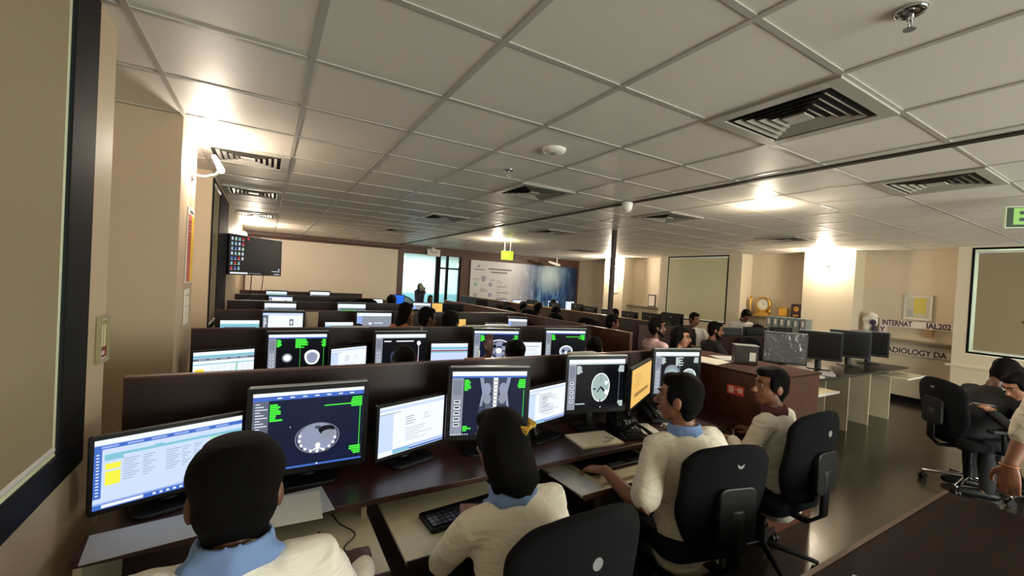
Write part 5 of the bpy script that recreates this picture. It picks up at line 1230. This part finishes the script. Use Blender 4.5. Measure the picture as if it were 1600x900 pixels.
person('man in a white coat over black, seated in front of the pale blind', (7.05, 5.15, 0), dirz(-.6, -.8), 0, WCOAT, 'long', hair='short', hip=.53, lean=(0, .02), tor=.44, s=1.04, head=(-.1, 0, .5), vox=.016, face=True, group=GP,
       extra=lambda t, HM, nk, sp, s, hc: MB().tube([nk + V((0, .07, -.02)), nk + V((0, .115, -.12)), nk + V((0, .13, -.35))], [(.03, .012), (.045, .012), (.04, .012)], 8, side=(1, 0, 0)).build('undershirt', DARKC, t))
person('man in a pale checked shirt standing and bowing over the desk by the trophies', (7.95, 4.85, 0), dirz(-.5, -.85), 1, mat('pale_check', (196, 186, 178), .85, noise=.12, nscale=60), 'short', DARKC, 'short', seated=False, hip=.72, lean=(0, .22), tor=.42, s=1.0, head=(-.7, 0, 0), vox=.015, group='people standing in the room',
       arms={1: dict(h=(7.6, 4.5, .85)), -1: dict(h=(7.95, 4.45, .85))})
person('person with curly dark hair seated right of the bowing man', (8.02, 4.5, 0), dirz(-.3, -.9), 1, DARKC, 'long', DARKC, 'thick', hip=.40, lean=(0, .03), tor=.42, s=.98, vox=.016, group=GP)
# dark figures around the second partition
for lb, x, y, hp, fd, sh_ in [
    ('person with dark hair turned right, beyond the spine partition end', 4.22, 4.45, .50, (.9, -.3), DARKC),
    ('dark-clothed person nearest the thin pillar in the middle row', 4.4, 6.0, .50, (.95, .3), DARKC),
    ('dark-clothed person below the mural, right of the light blue monitor', 4.6, 7.4, .50, (.9, .4), mat('grey_top', (52, 50, 48), .85)),
    ('dark-clothed person below the mural with a taller head', 4.5, 6.72, .52, (.95, .2), mat('olive_top', (56, 50, 40), .85)),
    ('person in a cream shirt in front of the white monitor by the mural', 4.5, 8.15, .42, (.3, 1), LABC),
    ('dark-haired person right of the cream-shirted one by the mural', 5.0, 8.75, .40, (.3, 1), DARKC),
    ('dark-haired person before the small grey-white monitor by the mural', 5.75, 8.9, .46, (.4, 1), DARKC),
    ('dark-haired person before the light blue monitor near the mural end', 6.3, 8.6, .50, (.3, 1), DARKC),
    ('person partly hidden behind the black monitors next to the blind', 6.15, 5.0, .50, (-1, .1), DARKC),
    ('person partly hidden behind the thin pillar', 6.2, 6.3, .46, (-1, .1), DARKC)]:
    person(lb, (x, y, 0), dirz(*fd), 1, sh_, 'long', DARKC, 'short', hip=hp + .06, lean=(0, .03), tor=.43, s=.97, vox=.018, group='dark figures in the middle rows')
# dark chairs around
for lb, x, y, d, hh in [('black chair back between the spine partition and the mural', 4.1, 7.6, (1, .2), .5), ('black chair back below the mural, right of the switched-off monitor', 4.75, 8.7, (.1, 1), .5), ('black chair back in the middle rows near the partition end', 3.95, 5.0, (1, 0), .52),
    ('black chair back right of the thin pillar, before the second partition', 4.35, 4.75, (1, .1), .64), ('black chair back left of the thin pillar, before the second partition', 4.35, 5.5, (1, -.1), .64), ('black chair back below the light blue monitor by the mural', 4.3, 6.3, (1, .15), .64), ('black chair back below the right end of the mural', 4.35, 7.0, (1, 0), .64),
    ('black chair before the pale blind', 6.5, 5.5, (.3, -1), .46), ('black chair behind the bearded man', 5.2, 4.2, (.9, -.4), .44), ('black chair behind the plastic-wrapped monitors', 6.4, 3.45, (-.2, -1), .44), ('black chair below the square golden plaque', 7.4, 3.4, (-.2, -1), .44),
    ('navy chair back at the left of the fifth bench', 1.14, 8.1, (0, 1), .62), ('navy chair back at the middle of the fifth bench', 1.55, 8.1, (0, 1), .66), ('black chair back left of the man with glasses', 1.95, 6.3, (.2, 1), .62), ('black chair back below the white curved panel', 2.30, 7.2, (.3, 1), .64)]:
    make_chair(lb, (x, y, 0), dirz(*d), False, h=hh, back_h=.52)
